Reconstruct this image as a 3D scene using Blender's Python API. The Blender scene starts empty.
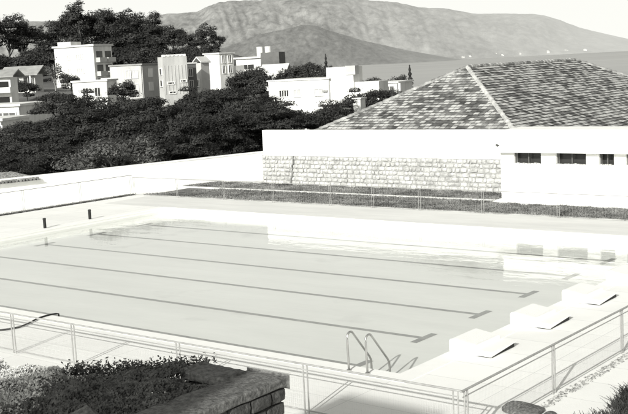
import bpy, math, random
import numpy as np
from mathutils import Vector, Matrix

random.seed(7)
RNG = np.random.default_rng(7)
scene = bpy.context.scene
COL = scene.collection
PI = math.pi
R = math.radians

# ------------------------------------------------------------------ camera survey
FOC, YAW, PITCH, ROLL = 1081.866, 0.6791934, 0.1317851, 0.0505921
CAM = Vector((13.0163, -17.2969, 6.2050))
FW = Vector((-math.sin(YAW)*math.cos(PITCH), math.cos(YAW)*math.cos(PITCH), -math.sin(PITCH)))
_rt = Vector((math.cos(YAW), math.sin(YAW), 0))
_up = _rt.cross(FW)
RT = _rt*math.cos(ROLL) - _up*math.sin(ROLL)
UP = _rt*math.sin(ROLL) + _up*math.cos(ROLL)
HR = Vector((math.cos(YAW), math.sin(YAW), 0))        # horizontal right of the view
HF = Vector((-math.sin(YAW), math.cos(YAW), 0))       # horizontal forward of the view

def ray(px, py):
    return FW + RT*((px-314)/FOC) + UP*((207-py)/FOC)
def at(px, py, depth):
    return CAM + ray(px, py)*depth
def on_z(px, py, z):
    d = ray(px, py)
    return CAM + d*((z-CAM.z)/d.z)
def project(p):
    d = Vector(p)-CAM
    z = d.dot(FW)
    return 314+FOC*d.dot(RT)/z, 207-FOC*d.dot(UP)/z
def horizon(px):
    lo, hi = -100, 300
    for _ in range(40):
        m = (lo+hi)/2
        if ray(px, m).z < 0: hi = m
        else: lo = m
    return hi

cam_d = bpy.data.cameras.new('camera')
cam_d.sensor_width = 36
cam_d.lens = FOC/628*36
cam_d.clip_start = 0.1
cam_d.clip_end = 60000
cam = bpy.data.objects.new('camera', cam_d)
COL.objects.link(cam)
M = Matrix((RT, UP, -FW)).transposed().to_4x4()
M.translation = CAM
cam.matrix_world = M
scene.camera = cam

# ------------------------------------------------------------------ light
SUN_EL = R(24)
SUN_DIR = Vector((-0.25*math.cos(SUN_EL), 0.968*math.cos(SUN_EL), -math.sin(SUN_EL)))
sd = bpy.data.lights.new('sun', 'SUN')
sd.energy = 5.0
sd.angle = R(0.5)
sd.color = (1.0, 0.992, 0.945)
so = bpy.data.objects.new('sun', sd)
so.rotation_euler = SUN_DIR.to_track_quat('-Z', 'Y').to_euler()
so.location = (20, -40, 40)
COL.objects.link(so)

SKY_HAZE = 6.6
world = bpy.data.worlds.new('World')
scene.world = world
world.use_nodes = True
nt = world.node_tree
nt.nodes.clear()
sky = nt.nodes.new('ShaderNodeTexSky')
sky.sky_type = 'NISHITA'
sky.sun_disc = False
sky.sun_elevation = SUN_EL
sky.sun_rotation = math.atan2(0.25, -0.968)
sky.air_density = 1.0
sky.dust_density = 3.0
bw = nt.nodes.new('ShaderNodeRGBToBW')
tint = nt.nodes.new('ShaderNodeMixRGB')
tint.blend_type = 'MULTIPLY'
tint.inputs[0].default_value = 1
tint.inputs[2].default_value = (1.0, 1.0, 0.945, 1)
bg = nt.nodes.new('ShaderNodeBackground')
bg.inputs[1].default_value = 0.15
wo = nt.nodes.new('ShaderNodeOutputWorld')
nt.links.new(sky.outputs[0], bw.inputs[0])
# sea haze: the sky whitens towards the horizon
tcw = nt.nodes.new('ShaderNodeTexCoord')
sx = nt.nodes.new('ShaderNodeSeparateXYZ')
nt.links.new(tcw.outputs['Generated'], sx.inputs[0])
hz_ = nt.nodes.new('ShaderNodeMapRange')
hz_.interpolation_type = 'SMOOTHSTEP'
hz_.inputs['From Min'].default_value = 0.02
hz_.inputs['From Max'].default_value = 0.42
hz_.inputs['To Min'].default_value = 1.0
hz_.inputs['To Max'].default_value = 0.0
nt.links.new(sx.outputs['Z'], hz_.inputs['Value'])
hm = nt.nodes.new('ShaderNodeMixRGB')
hm.inputs[2].default_value = (SKY_HAZE, SKY_HAZE, SKY_HAZE, 1)
nt.links.new(hz_.outputs[0], hm.inputs[0])
nt.links.new(bw.outputs[0], hm.inputs[1])
nt.links.new(hm.outputs[0], tint.inputs[1])
nt.links.new(tint.outputs[0], bg.inputs[0])
nt.links.new(bg.outputs[0], wo.inputs[0])
scene.view_settings.view_transform = 'Standard'
scene.view_settings.look = 'None'
scene.view_settings.exposure = 0

# ------------------------------------------------------------------ materials
def g(v):
    return (v, v, v*0.97, 1)

def mat(name, v, rough=0.85, var=0.0, scale=3.0, v2=None, bump=0.0, bscale=None, coord='Object', spec=0.3, metal=0.0, detail=6.0, stretch=None):
    """grey procedural surface: two-octave noise between two base values, optional bump"""
    m = bpy.data.materials.new(name)
    m.use_nodes = True
    n = m.node_tree
    b = n.nodes['Principled BSDF']
    b.inputs['Roughness'].default_value = rough
    b.inputs['Metallic'].default_value = metal
    b.inputs['Specular IOR Level'].default_value = spec
    tc = n.nodes.new('ShaderNodeTexCoord')
    mp = n.nodes.new('ShaderNodeMapping')
    if stretch: mp.inputs['Scale'].default_value = stretch
    n.links.new(tc.outputs[coord], mp.inputs[0])
    lo, hi = (v*(1-var), v*(1+var)) if v2 is None else (v, v2)
    if lo != hi:
        t = n.nodes.new('ShaderNodeTexNoise')
        t.inputs['Scale'].default_value = scale
        t.inputs['Detail'].default_value = detail
        t.inputs['Roughness'].default_value = 0.62
        n.links.new(mp.outputs[0], t.inputs[0])
        r = n.nodes.new('ShaderNodeValToRGB')
        r.color_ramp.elements[0].position = 0.32
        r.color_ramp.elements[1].position = 0.68
        r.color_ramp.elements[0].color = g(lo)
        r.color_ramp.elements[1].color = g(hi)
        n.links.new(t.outputs[0], r.inputs[0])
        n.links.new(r.outputs[0], b.inputs['Base Color'])
    else:
        b.inputs['Base Color'].default_value = g(v)
    if bump:
        t2 = n.nodes.new('ShaderNodeTexNoise')
        t2.inputs['Scale'].default_value = bscale or scale*6
        t2.inputs['Detail'].default_value = 8
        n.links.new(mp.outputs[0], t2.inputs[0])
        bp = n.nodes.new('ShaderNodeBump')
        bp.inputs['Strength'].default_value = bump
        bp.inputs['Distance'].default_value = 0.03
        n.links.new(t2.outputs[0], bp.inputs['Height'])
        n.links.new(bp.outputs[0], b.inputs['Normal'])
    return m

def leaf_mat(name, lo, hi, scale=0.9):
    m = mat(name, lo, rough=0.7, v2=hi, scale=scale, spec=0.12, detail=3)
    return m

MAT = {}
MAT['white_paint'] = mat('white_paint', 0.86, 0.8, v2=0.91, scale=0.9, bump=0.15, bscale=18)
MAT['white_block'] = mat('white_block', 0.88, 0.75, v2=0.92, scale=3, bump=0.1, bscale=30)
MAT['plaster_grey'] = mat('plaster_grey', 0.42, 0.9, v2=0.52, scale=0.6, bump=0.1)
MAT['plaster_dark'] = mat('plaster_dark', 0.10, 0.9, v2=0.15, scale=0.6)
MAT['house_white'] = mat('house_white', 0.56, 0.9, v2=0.84, scale=0.5, bump=0.1, stretch=(1, 1, 0.35))
MAT['house_cream'] = mat('house_cream', 0.38, 0.9, v2=0.55, scale=0.6, bump=0.1, stretch=(1, 1, 0.3))
MAT['roof_grey'] = mat('roof_grey', 0.22, 0.9, v2=0.34, scale=0.8)
MAT['roof_pale'] = mat('roof_pale', 0.5, 0.9, v2=0.62, scale=0.8)
MAT['dark_glass'] = mat('dark_glass', 0.03, 0.25, spec=0.5)
MAT['dark_hole'] = mat('dark_hole', 0.015, 0.9)
MAT['steel'] = mat('steel', 0.42, 0.35, var=0.1, scale=5, metal=0.7)
MAT['fence_paint'] = mat('fence_paint', 0.33, 0.5, var=0.15, scale=6)
MAT['fence_white'] = mat('fence_white', 0.27, 0.5, var=0.1, scale=6)
MAT['wire'] = mat('wire', 0.6, 0.5)
MAT['black_rubber_and_gap'] = mat('black_rubber_and_gap', 0.018, 0.6, var=0.3, scale=20)
MAT['black_paint'] = mat('black_paint', 0.015, 0.5)
MAT['pool_tile'] = mat('pool_tile', 0.86, 0.6, v2=0.91, scale=1.2)
MAT['lane_paint'] = mat('lane_paint', 0.27, 0.7, v2=0.42, scale=2.5)
MAT['kerb'] = mat('kerb', 0.34, 0.9, v2=0.62, scale=5, bump=0.2)
MAT['soil'] = mat('soil', 0.03, 0.95, v2=0.07, scale=6, bump=0.4)
MAT['bark'] = mat('bark', 0.05, 0.95, v2=0.12, scale=4, bump=0.4)
MAT['bark_pale'] = mat('bark_pale', 0.3, 0.95, v2=0.5, scale=2)
MAT['leaf_dark'] = leaf_mat('leaf_dark', 0.010, 0.062, 0.42)
MAT['leaf_olive'] = leaf_mat('leaf_olive', 0.045, 0.15, 0.8)
MAT['leaf_far'] = leaf_mat('leaf_far', 0.012, 0.075, 0.22)
MAT['leaf_bed'] = leaf_mat('leaf_bed', 0.16, 0.48, 14)
MAT['leaf_lit'] = leaf_mat('leaf_lit', 0.16, 0.74, 22)  # sunlit part of the planter bed, its brightness put into the colour
MAT['leaf_shade'] = leaf_mat('leaf_shade', 0.03, 0.13, 9)  # shaded part of the same bed, its shade put into the colour
MAT['grass'] = leaf_mat('grass', 0.09, 0.28, 0.9)
MAT['grass_left'] = leaf_mat('grass_left', 0.05, 0.17, 2.0)  # darker grass of the left strip
MAT['stone_dark'] = mat('stone_dark', 0.025, 0.85, v2=0.10, scale=7, bump=0.9, bscale=22)
MAT['stone_cap'] = mat('stone_cap', 0.06, 0.9, v2=0.20, scale=20, bump=0.6, bscale=26, detail=10)
MAT['stone_pale'] = mat('stone_pale', 0.30, 0.9, v2=0.60, scale=3.4, bump=0.5, bscale=14)
MAT['mortar_pale'] = mat('mortar_pale', 0.22, 0.95, v2=0.42, scale=6)
MAT['gravel'] = mat('gravel', 0.10, 0.95, v2=0.55, scale=24, bump=0.8, bscale=24)
MAT['terrain'] = mat('terrain', 0.05, 0.95, v2=0.16, scale=0.06)

# deck concrete: cast panels with thin joints, stains
def deck_material():
    m = mat('deck_concrete', 0.84, 0.9, v2=0.92, scale=0.5, bump=0.12, bscale=30)
    n = m.node_tree
    b = n.nodes['Principled BSDF']
    src = b.inputs['Base Color'].links[0].from_socket
    tc = n.nodes.new('ShaderNodeTexCoord')
    br = n.nodes.new('ShaderNodeTexBrick')
    br.offset = 0
    br.inputs['Scale'].default_value = 1
    br.inputs['Brick Width'].default_value = 2.0
    br.inputs['Row Height'].default_value = 1.0
    br.inputs['Mortar Size'].default_value = 0.008
    br.inputs['Mortar Smooth'].default_value = 0.3
    br.inputs['Color1'].default_value = (1, 1, 1, 1)
    br.inputs['Color2'].default_value = (0.95, 0.95, 0.95, 1)
    br.inputs['Mortar'].default_value = (0.72, 0.72, 0.72, 1)
    n.links.new(tc.outputs['Object'], br.inputs[0])
    mx = n.nodes.new('ShaderNodeMixRGB')
    mx.blend_type = 'MULTIPLY'
    mx.inputs[0].default_value = 1
    n.links.new(src, mx.inputs[1])
    n.links.new(br.outputs[0], mx.inputs[2])
    n.links.new(mx.outputs[0], b.inputs['Base Color'])
    return m
MAT['deck'] = deck_material()
MAT['deck_far'] = mat('deck_far', 0.66, 0.9, v2=0.80, scale=0.7, bump=0.12, bscale=30, stretch=(0.35, 1.6, 1))

def floor_material():
    m = mat('pool_floor_tile', 0.82, 0.8, v2=0.92, scale=0.6, stretch=(0.25, 1.0, 1))
    n = m.node_tree
    b = n.nodes['Principled BSDF']
    src = b.inputs['Base Color'].links[0].from_socket
    tc = n.nodes.new('ShaderNodeTexCoord')
    t = n.nodes.new('ShaderNodeTexNoise')
    t.inputs['Scale'].default_value = 0.45
    t.inputs['Detail'].default_value = 9
    n.links.new(tc.outputs['Object'], t.inputs[0])
    r = n.nodes.new('ShaderNodeValToRGB')
    r.color_ramp.elements[0].position = 0.26
    r.color_ramp.elements[1].position = 0.40
    r.color_ramp.elements[0].color = (0.80, 0.80, 0.80, 1)
    r.color_ramp.elements[1].color = (1, 1, 1, 1)
    n.links.new(t.outputs[0], r.inputs[0])
    mx = n.nodes.new('ShaderNodeMixRGB')
    mx.blend_type = 'MULTIPLY'
    mx.inputs[0].default_value = 1
    n.links.new(src, mx.inputs[1])
    n.links.new(r.outputs[0], mx.inputs[2])
    n.links.new(mx.outputs[0], b.inputs['Base Color'])
    return m
MAT['pool_floor'] = floor_material()

def water_material():
    m = bpy.data.materials.new('water_surface')
    m.use_nodes = True
    n = m.node_tree
    n.nodes.clear()
    out = n.nodes.new('ShaderNodeOutputMaterial')
    mix = n.nodes.new('ShaderNodeMixShader')
    tr = n.nodes.new('ShaderNodeBsdfTransparent')
    tr.inputs[0].default_value = (0.93, 0.94, 0.93, 1)
    gl = n.nodes.new('ShaderNodeBsdfGlossy')
    gl.inputs['Roughness'].default_value = 0.015
    # Schlick reflectance of a thin water skin, the same from above and below
    ge = n.nodes.new('ShaderNodeNewGeometry')
    dt = n.nodes.new('ShaderNodeVectorMath'); dt.operation = 'DOT_PRODUCT'
    n.links.new(ge.outputs['Normal'], dt.inputs[0]); n.links.new(ge.outputs['Incoming'], dt.inputs[1])
    ab = n.nodes.new('ShaderNodeMath'); ab.operation = 'ABSOLUTE'
    n.links.new(dt.outputs['Value'], ab.inputs[0])
    om = n.nodes.new('ShaderNodeMath'); om.operation = 'SUBTRACT'; om.inputs[0].default_value = 1.0
    n.links.new(ab.outputs[0], om.inputs[1])
    pw = n.nodes.new('ShaderNodeMath'); pw.operation = 'POWER'; pw.inputs[1].default_value = 5.0
    n.links.new(om.outputs[0], pw.inputs[0])
    fr = n.nodes.new('ShaderNodeMath'); fr.operation = 'MULTIPLY_ADD'
    n.links.new(pw.outputs[0], fr.inputs[0]); fr.inputs[1].default_value = 0.80; fr.inputs[2].default_value = 0.02
    tc = n.nodes.new('ShaderNodeTexCoord')
    mp = n.nodes.new('ShaderNodeMapping')
    mp.inputs['Scale'].default_value = (0.55, 1.5, 1)
    t = n.nodes.new('ShaderNodeTexNoise')
    t.inputs['Scale'].default_value = 1.1
    t.inputs['Detail'].default_value = 4
    bp = n.nodes.new('ShaderNodeBump')
    bp.inputs['Strength'].default_value = 0.19
    bp.inputs['Distance'].default_value = 0.05
    n.links.new(tc.outputs['Object'], mp.inputs[0])
    n.links.new(mp.outputs[0], t.inputs[0])
    n.links.new(t.outputs[0], bp.inputs['Height'])
    n.links.new(bp.outputs[0], gl.inputs['Normal'])
    n.links.new(fr.outputs[0], mix.inputs[0])
    n.links.new(tr.outputs[0], mix.inputs[1])
    n.links.new(gl.outputs[0], mix.inputs[2])
    n.links.new(mix.outputs[0], out.inputs[0])
    return m
MAT['water'] = water_material()

def tile_material():
    """clay roof tiles: every tile its own shade, from UV (u along the course, v up the slope)"""
    m = bpy.data.materials.new('roof_tiles')
    m.use_nodes = True
    n = m.node_tree
    b = n.nodes['Principled BSDF']
    b.inputs['Roughness'].default_value = 0.85
    uv = n.nodes.new('ShaderNodeUVMap')
    br = n.nodes.new('ShaderNodeTexBrick')
    br.inputs['Scale'].default_value = 1
    br.inputs['Brick Width'].default_value = 0.30
    br.inputs['Row Height'].default_value = 0.25
    br.inputs['Mortar Size'].default_value = 0.02
    br.inputs['Mortar Smooth'].default_value = 0.2
    br.inputs['Color1'].default_value = (0, 0, 0, 1)
    br.inputs['Color2'].default_value = (1, 1, 1, 1)
    br.inputs['Mortar'].default_value = (0.0, 0.0, 0.0, 1)
    n.links.new(uv.outputs[0], br.inputs[0])
    t = n.nodes.new('ShaderNodeTexNoise')
    t.inputs['Scale'].default_value = 0.8
    t.inputs['Detail'].default_value = 7
    n.links.new(uv.outputs[0], t.inputs[0])
    t2 = n.nodes.new('ShaderNodeTexNoise')
    t2.inputs['Scale'].default_value = 5.0
    t2.inputs['Detail'].default_value = 6
    n.links.new(uv.outputs[0], t2.inputs[0])
    ad = n.nodes.new('ShaderNodeMath'); ad.operation = 'MULTIPLY_ADD'
    n.links.new(br.outputs[0], ad.inputs[0])
    ad.inputs[1].default_value = 0.66
    n.links.new(t.outputs[0], ad.inputs[2])
    ad2 = n.nodes.new('ShaderNodeMath'); ad2.operation = 'MULTIPLY_ADD'
    n.links.new(t2.outputs[0], ad2.inputs[0])
    ad2.inputs[1].default_value = 0.6
    n.links.new(ad.outputs[0], ad2.inputs[2])
    r = n.nodes.new('ShaderNodeValToRGB')
    r.color_ramp.elements[0].position = 0.72
    r.color_ramp.elements[1].position = 1.32
    r.color_ramp.elements[0].color = g(0.035)
    r.color_ramp.elements[1].color = g(0.52)
    e = r.color_ramp.elements.new(0.95); e.color = g(0.14)
    mr = n.nodes.new('ShaderNodeMath'); mr.operation = 'MULTIPLY'
    mr.inputs[1].default_value = 0.7
    n.links.new(ad2.outputs[0], mr.inputs[0])
    for el, p in zip(r.color_ramp.elements, (0.46, 0.66, 0.92)): el.position = p
    n.links.new(mr.outputs[0], r.inputs[0])
    n.links.new(r.outputs[0], b.inputs['Base Color'])
    return m
MAT['tiles'] = tile_material()
MAT['ridge_dark'] = mat('ridge_dark', 0.06, 0.85, v2=0.45, scale=2.2)
MAT['ridge_tile'] = mat('ridge_tile', 0.34, 0.85, v2=0.58, scale=3)

def hill_material(name, lo, hi, haze, sc):
    """distant hillside: patchy scrub and pasture, with sea haze mixed in as emission"""
    m = bpy.data.materials.new(name)
    m.use_nodes = True
    n = m.node_tree
    b = n.nodes['Principled BSDF']
    b.inputs['Roughness'].default_value = 1
    b.inputs['Specular IOR Level'].default_value = 0
    tc = n.nodes.new('ShaderNodeTexCoord')
    t = n.nodes.new('ShaderNodeTexNoise')
    mp = n.nodes.new('ShaderNodeMapping')            # gullies and scrub bands run down the slope
    mp.vector_type = 'TEXTURE'
    mp.inputs['Rotation'].default_value = (0, 0, YAW)
    mp.inputs['Scale'].default_value = (1, 4.5, 1)
    n.links.new(tc.outputs['Object'], mp.inputs[0])
    t.inputs['Scale'].default_value = sc
    t.inputs['Detail'].default_value = 14
    t.inputs['Roughness'].default_value = 0.68
    t.inputs['Distortion'].default_value = 0.6
    n.links.new(mp.outputs[0], t.inputs[0])
    # scrub tufts and stony scars at a finer scale, over the broad patches
    t2 = n.nodes.new('ShaderNodeTexNoise')
    t2.inputs['Scale'].default_value = sc*7
    t2.inputs['Detail'].default_value = 10
    t2.inputs['Roughness'].default_value = 0.75
    t2.inputs['Distortion'].default_value = 0.3
    n.links.new(mp.outputs[0], t2.inputs[0])
    av = n.nodes.new('ShaderNodeMath'); av.operation = 'MULTIPLY_ADD'
    n.links.new(t2.outputs[0], av.inputs[0]); av.inputs[1].default_value = 0.9
    hf = n.nodes.new('ShaderNodeMath'); hf.operation = 'MULTIPLY'; hf.inputs[1].default_value = 0.75
    n.links.new(t.outputs[0], hf.inputs[0]); n.links.new(hf.outputs[0], av.inputs[2])
    r = n.nodes.new('ShaderNodeValToRGB')
    r.color_ramp.elements[0].position = 0.62
    r.color_ramp.elements[1].position = 1.0
    r.color_ramp.elements[0].color = g(lo)
    r.color_ramp.elements[1].color = g(hi)
    n.links.new(av.outputs[0], r.inputs[0])
    n.links.new(r.outputs[0], b.inputs['Base Color'])
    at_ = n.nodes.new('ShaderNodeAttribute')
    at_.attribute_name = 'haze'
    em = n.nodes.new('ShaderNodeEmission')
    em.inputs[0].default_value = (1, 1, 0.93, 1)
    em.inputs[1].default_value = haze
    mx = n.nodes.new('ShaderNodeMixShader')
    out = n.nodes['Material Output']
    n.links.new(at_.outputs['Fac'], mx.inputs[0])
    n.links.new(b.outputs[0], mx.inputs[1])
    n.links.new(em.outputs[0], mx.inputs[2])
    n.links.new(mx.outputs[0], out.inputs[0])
    return m
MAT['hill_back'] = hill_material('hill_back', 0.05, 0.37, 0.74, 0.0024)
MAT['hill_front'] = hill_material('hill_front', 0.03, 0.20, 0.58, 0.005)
MAT['sea'] = mat('sea', 0.36, 0.55, v2=0.46, scale=0.002, spec=0.3, stretch=(1, 1, 1))

# ------------------------------------------------------------------ mesh helpers
class MB:
    def __init__(s):
        s.v, s.f = [], []
    def add(s, vs, fs):
        o = len(s.v)
        s.v += [tuple(p) for p in vs]
        s.f += [tuple(i+o for i in f) for f in fs]
    def box(s, x0, x1, y0, y1, z0, z1):
        s.add([(x0,y0,z0),(x1,y0,z0),(x1,y1,z0),(x0,y1,z0),(x0,y0,z1),(x1,y0,z1),(x1,y1,z1),(x0,y1,z1)],
              [(0,3,2,1),(4,5,6,7),(0,1,5,4),(1,2,6,5),(2,3,7,6),(3,0,4,7)])
    def prism(s, pts, y0, y1):
        """closed (x,z) profile extruded along y"""
        n = len(pts)
        vs = [(p[0], y0, p[1]) for p in pts] + [(p[0], y1, p[1]) for p in pts]
        s.add(vs, [tuple(range(n)), tuple(range(2*n-1, n-1, -1))] + [(i, i+n, (i+1) % n+n, (i+1) % n) for i in range(n)])
    def tube(s, pts, r, n=8, r1=None):
        pts = [Vector(p) for p in pts]
        o = len(s.v); k = len(pts)
        up = Vector((0,0,1))
        for i, p in enumerate(pts):
            d = (pts[min(i+1,k-1)]-pts[max(i-1,0)]).normalized()
            a = d.cross(up)
            if a.length < 1e-3: a = d.cross(Vector((0,1,0)))
            a.normalize(); b = d.cross(a)
            rr = r if r1 is None else r+(r1-r)*i/(k-1)
            for j in range(n):
                t = 2*PI*j/n
                s.v.append(tuple(p+a*math.cos(t)*rr+b*math.sin(t)*rr))
        for i in range(k-1):
            for j in range(n):
                s.f.append((o+i*n+j, o+i*n+(j+1) % n, o+(i+1)*n+(j+1) % n, o+(i+1)*n+j))
        s.f.append(tuple(o+j for j in range(n))[::-1])
        s.f.append(tuple(o+(k-1)*n+j for j in range(n)))
    def stone(s, x0, x1, y0, y1, z0, z1, jit=0.012, bev=0.02, rnd=random):
        """irregular rounded block (3x3x3 lattice hull)"""
        vs = {}
        X = (x0, (x0+x1)/2, x1); Y = (y0, (y0+y1)/2, y1); Z = (z0, (z0+z1)/2, z1)
        o = []
        for i in range(3):
            for j in range(3):
                for k in range(3):
                    if (i, j, k) == (1,1,1): continue
                    e = (i != 1)+(j != 1)+(k != 1)
                    sh = (0, 0, bev*0.55, bev)[e]
                    p = [X[i], Y[j], Z[k]]
                    for a, q in enumerate((i, j, k)):
                        if q == 0: p[a] += sh
                        if q == 2: p[a] -= sh
                        p[a] += rnd.uniform(-jit, jit)
                    vs[(i,j,k)] = len(o); o.append(p)
        fs = []
        def quad(fn, flip):
            for a in range(2):
                for b in range(2):
                    q = [vs[fn(a,b)], vs[fn(a+1,b)], vs[fn(a+1,b+1)], vs[fn(a,b+1)]]
                    fs.append(tuple(q[::-1] if flip else q))
        quad(lambda a,b:(a,b,0), True); quad(lambda a,b:(a,b,2), False)
        quad(lambda a,b:(a,0,b), False); quad(lambda a,b:(a,2,b), True)
        quad(lambda a,b:(0,a,b), True); quad(lambda a,b:(2,a,b), False)
        s.add(o, fs)
    def build(s, name, m, parent=None, smooth=False, loc=None):
        me = bpy.data.meshes.new(name)
        me.from_pydata(s.v, [], s.f)
        me.update()
        me.materials.append(m)
        if smooth: me.polygons.foreach_set('use_smooth', [True]*len(me.polygons))
        o = bpy.data.objects.new(name, me)
        COL.objects.link(o)
        if parent: o.parent = parent
        if loc is not None: o.location = loc
        return o

def tag(o, label=None, cat=None, group=None, kind=None):
    if label: o['label'] = label
    if cat: o['category'] = cat
    if group: o['group'] = group
    if kind: o['kind'] = kind
    return o
def thing(name, label, cat, loc=(0,0,0), rz=0, group=None):
    o = bpy.data.objects.new(name, None)
    o.empty_display_size = 0.3
    COL.objects.link(o)
    o.location = loc
    o.rotation_euler = (0, 0, rz)
    return tag(o, label, cat, group)
def copy_thing(o, label=None, group=None):
    c = o.copy(); COL.objects.link(c)
    for ch in list(o.children):
        d = ch.copy(); COL.objects.link(d); d.parent = c
        for gch in list(ch.children):
            e = gch.copy(); COL.objects.link(e); e.parent = d
    if label: c['label'] = label
    if group: c['group'] = group
    return c
def bevel(o, w, seg=2):
    md = o.modifiers.new('bevel', 'BEVEL')
    md.width = w; md.segments = seg; md.limit_method = 'ANGLE'
    return o
def np_mesh(name, V, F, m, parent=None, kind=None):
    """V (n,3) floats, F (k,4) quad ids"""
    me = bpy.data.meshes.new(name)
    me.vertices.add(len(V)); me.vertices.foreach_set('co', np.ascontiguousarray(V, dtype=np.float32).ravel())
    k, w = F.shape
    me.loops.add(k*w); me.loops.foreach_set('vertex_index', np.ascontiguousarray(F, dtype=np.int32).ravel())
    me.polygons.add(k)
    me.polygons.foreach_set('loop_start', np.arange(0, k*w, w, dtype=np.int32))
    me.update(calc_edges=True)
    me.materials.append(m)
    o = bpy.data.objects.new(name, me)
    COL.objects.link(o)
    if parent: o.parent = parent
    if kind: o['kind'] = kind
    return o
def leaves(P, N, size, aspect=0.6, rng=RNG, droop=0.0):
    """one leaf quad (folded diamond) per point P with approximate normal N"""
    n = len(P)
    N = N/np.maximum(np.linalg.norm(N, axis=1, keepdims=True), 1e-6)
    a = rng.normal(size=(n,3)); a -= N*(a*N).sum(1, keepdims=True)
    a /= np.maximum(np.linalg.norm(a, axis=1, keepdims=True), 1e-6)
    b = np.cross(N, a)
    s = (size*rng.uniform(0.6, 1.4, (n,1)))
    V = np.empty((n,4,3))
    V[:,0] = P-a*s*0.5
    V[:,1] = P+b*s*0.5*aspect-N*s*0.08
    V[:,2] = P+a*s*0.5-np.array([0,0,1])*droop*s
    V[:,3] = P-b*s*0.5*aspect-N*s*0.08
    F = np.arange(n*4).reshape(n,4)
    return V.reshape(-1,3), F

# ------------------------------------------------------------------ the setting: ground, pool
DZ = 0.42                      # deck height above pool floor datum
PX0, PX1, PY0, PY1 = -20.9, 1.93, -1.27, 14.45
WZ = 0.27                      # water level

def quads(name, rects, z, m, kind='structure', thick=None):
    b = MB()
    for (x0, x1, y0, y1) in rects:
        if thick is None: b.add([(x0,y0,z),(x1,y0,z),(x1,y1,z),(x0,y1,z)], [(0,1,2,3)])
        else: b.box(x0, x1, y0, y1, z-thick, z)
    return tag(b.build(name, m), kind=kind)

# deck around the pool
quads('pool_deck', [(-36, PX0, -13, 31), (PX1, 16, -13, 31), (PX0, PX1, -13, PY0), (PX0, PX1, PY1, 31)], DZ, MAT['deck'], thick=1.3)
# far deck is a greyer float-finished slab, a sheet on the deck
quads('far_deck_paving', [(-24.8, 4.6, PY1+0.05, 17.35)], DZ+0.004, MAT['deck_far'])
# white coping tiles round the water
cw = 0.38
quads('pool_coping', [(PX0-cw, PX1+cw, PY0-cw, PY0+0.03), (PX0-cw, PX0+0.03, PY0+0.03, PY1-0.03),
                      (PX1-0.03, PX1+cw, PY0+0.03, PY1-0.03), (PX0-cw, PX1+cw, PY1-0.03, PY1+0.07)], DZ+0.012, MAT['white_block'], thick=0.07)
# basin
b = MB()
t = 0.04
b.box(PX0-0.2, PX1+0.2, PY0-0.2, PY1+0.2, -0.3, 0.0)
basin = tag(b.build('pool_basin', MAT['pool_floor']), kind='structure')
b = MB()
b.box(PX0-0.02, PX0+0.02, PY0+0.02, PY1-0.02, 0.0, DZ-0.061)
b.box(PX1-0.02, PX1+0.02, PY0+0.02, PY1-0.02, 0.0, DZ-0.061)
b.box(PX0-0.02, PX1+0.02, PY0-0.02, PY0+0.02, 0.0, DZ-0.061)
b.box(PX0-0.02, PX1+0.02, PY1-0.02, PY1+0.02, 0.0, DZ-0.061)
b.build('basin_wall', MAT['pool_tile'], basin)
for k in range(6):
    y = 2.5*k
    b = MB()
    w = 0.078
    y0 = y
    b.add([(-19.93,y0-w,0.004),(-0.09,y0-w,0.004),(-0.09,y0+w,0.004),(-19.93,y0+w,0.004)], [(0,1,2,3)])
    b.add([(-0.09,y0-0.44,0.004),(0.09,y0-0.44,0.004),(0.09,y0+0.44,0.004),(-0.09,y0+0.44,0.004)], [(0,1,2,3)])
    b.add([(-20.15,y0-0.44,0.004),(-19.93,y0-0.44,0.004),(-19.93,y0+0.44,0.004),(-20.15,y0+0.44,0.004)], [(0,1,2,3)])
    b.build('lane_line', MAT['lane_paint'], basin)
quads('pool_water', [(PX0+0.021, PX1-0.021, PY0+0.021, PY1-0.021)], WZ, MAT['water'])

# ---- terrain sheet: left shoulder rises to the hillside, right side falls to the bay
def lerp_tab(tab, d):
    for (a, za), (b_, zb) in zip(tab, tab[1:]):
        if d <= b_: return za+(zb-za)*max(0, (d-a))/(b_-a)
    return tab[-1][1]
LEFT = [(0,-1),(52,-1.2),(62,-2.5),(110,-1.5),(160,1.5),(210,4.0),(290,8),(360,11),(520,4),(800,-8),(1200,-18),(40000,-60)]
RIGHT = [(0,-1),(60,-1.2),(90,-4),(140,-6),(220,-9),(420,-17),(1200,-22),(40000,-60)]
def terrain_z(az_px, d):
    s = min(1, max(0, (az_px-235)/150)); s = s*s*(3-2*s)
    return lerp_tab(LEFT, d)*(1-s)+lerp_tab(RIGHT, d)*s
def terrain_at(px, depth):
    return terrain_z(px, depth)
radii = [0,20,40,52,57,62,70,80,95,110,125,140,160,180,200,220,240,260,290,320,360,420,520,650,800,1000,1200,2500,9000,30000]
nseg = 180
V, F = [], []
for r_ in radii:
    for j in range(nseg):
        an = 2*PI*j/nseg
        d = HF*math.cos(an)+HR*math.sin(an)
        c = math.cos(an)
        if c > 0.25: px = 314+FOC*math.tan(an)
        else: px = 314+FOC*math.copysign(3.9, math.sin(an))
        z = terrain_z(px, r_)+(math.sin(j*1.7+r_*0.05)*0.4 if r_ > 70 else 0)
        V.append((CAM.x+d.x*r_, CAM.y+d.y*r_, z))
for i in range(len(radii)-1):
    for j in range(nseg):
        F.append((i*nseg+j, i*nseg+(j+1) % nseg, (i+1)*nseg+(j+1) % nseg, (i+1)*nseg+j))
b = MB(); b.add(V, F)
tag(b.build('ground', MAT['terrain'], smooth=True), kind='structure')
b = MB(); b.add([(-30000,-30000,-14),(30000,-30000,-14),(30000,30000,-14),(-30000,30000,-14)], [(0,1,2,3)])
tag(b.build('sea', MAT['sea']), kind='structure')

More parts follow.
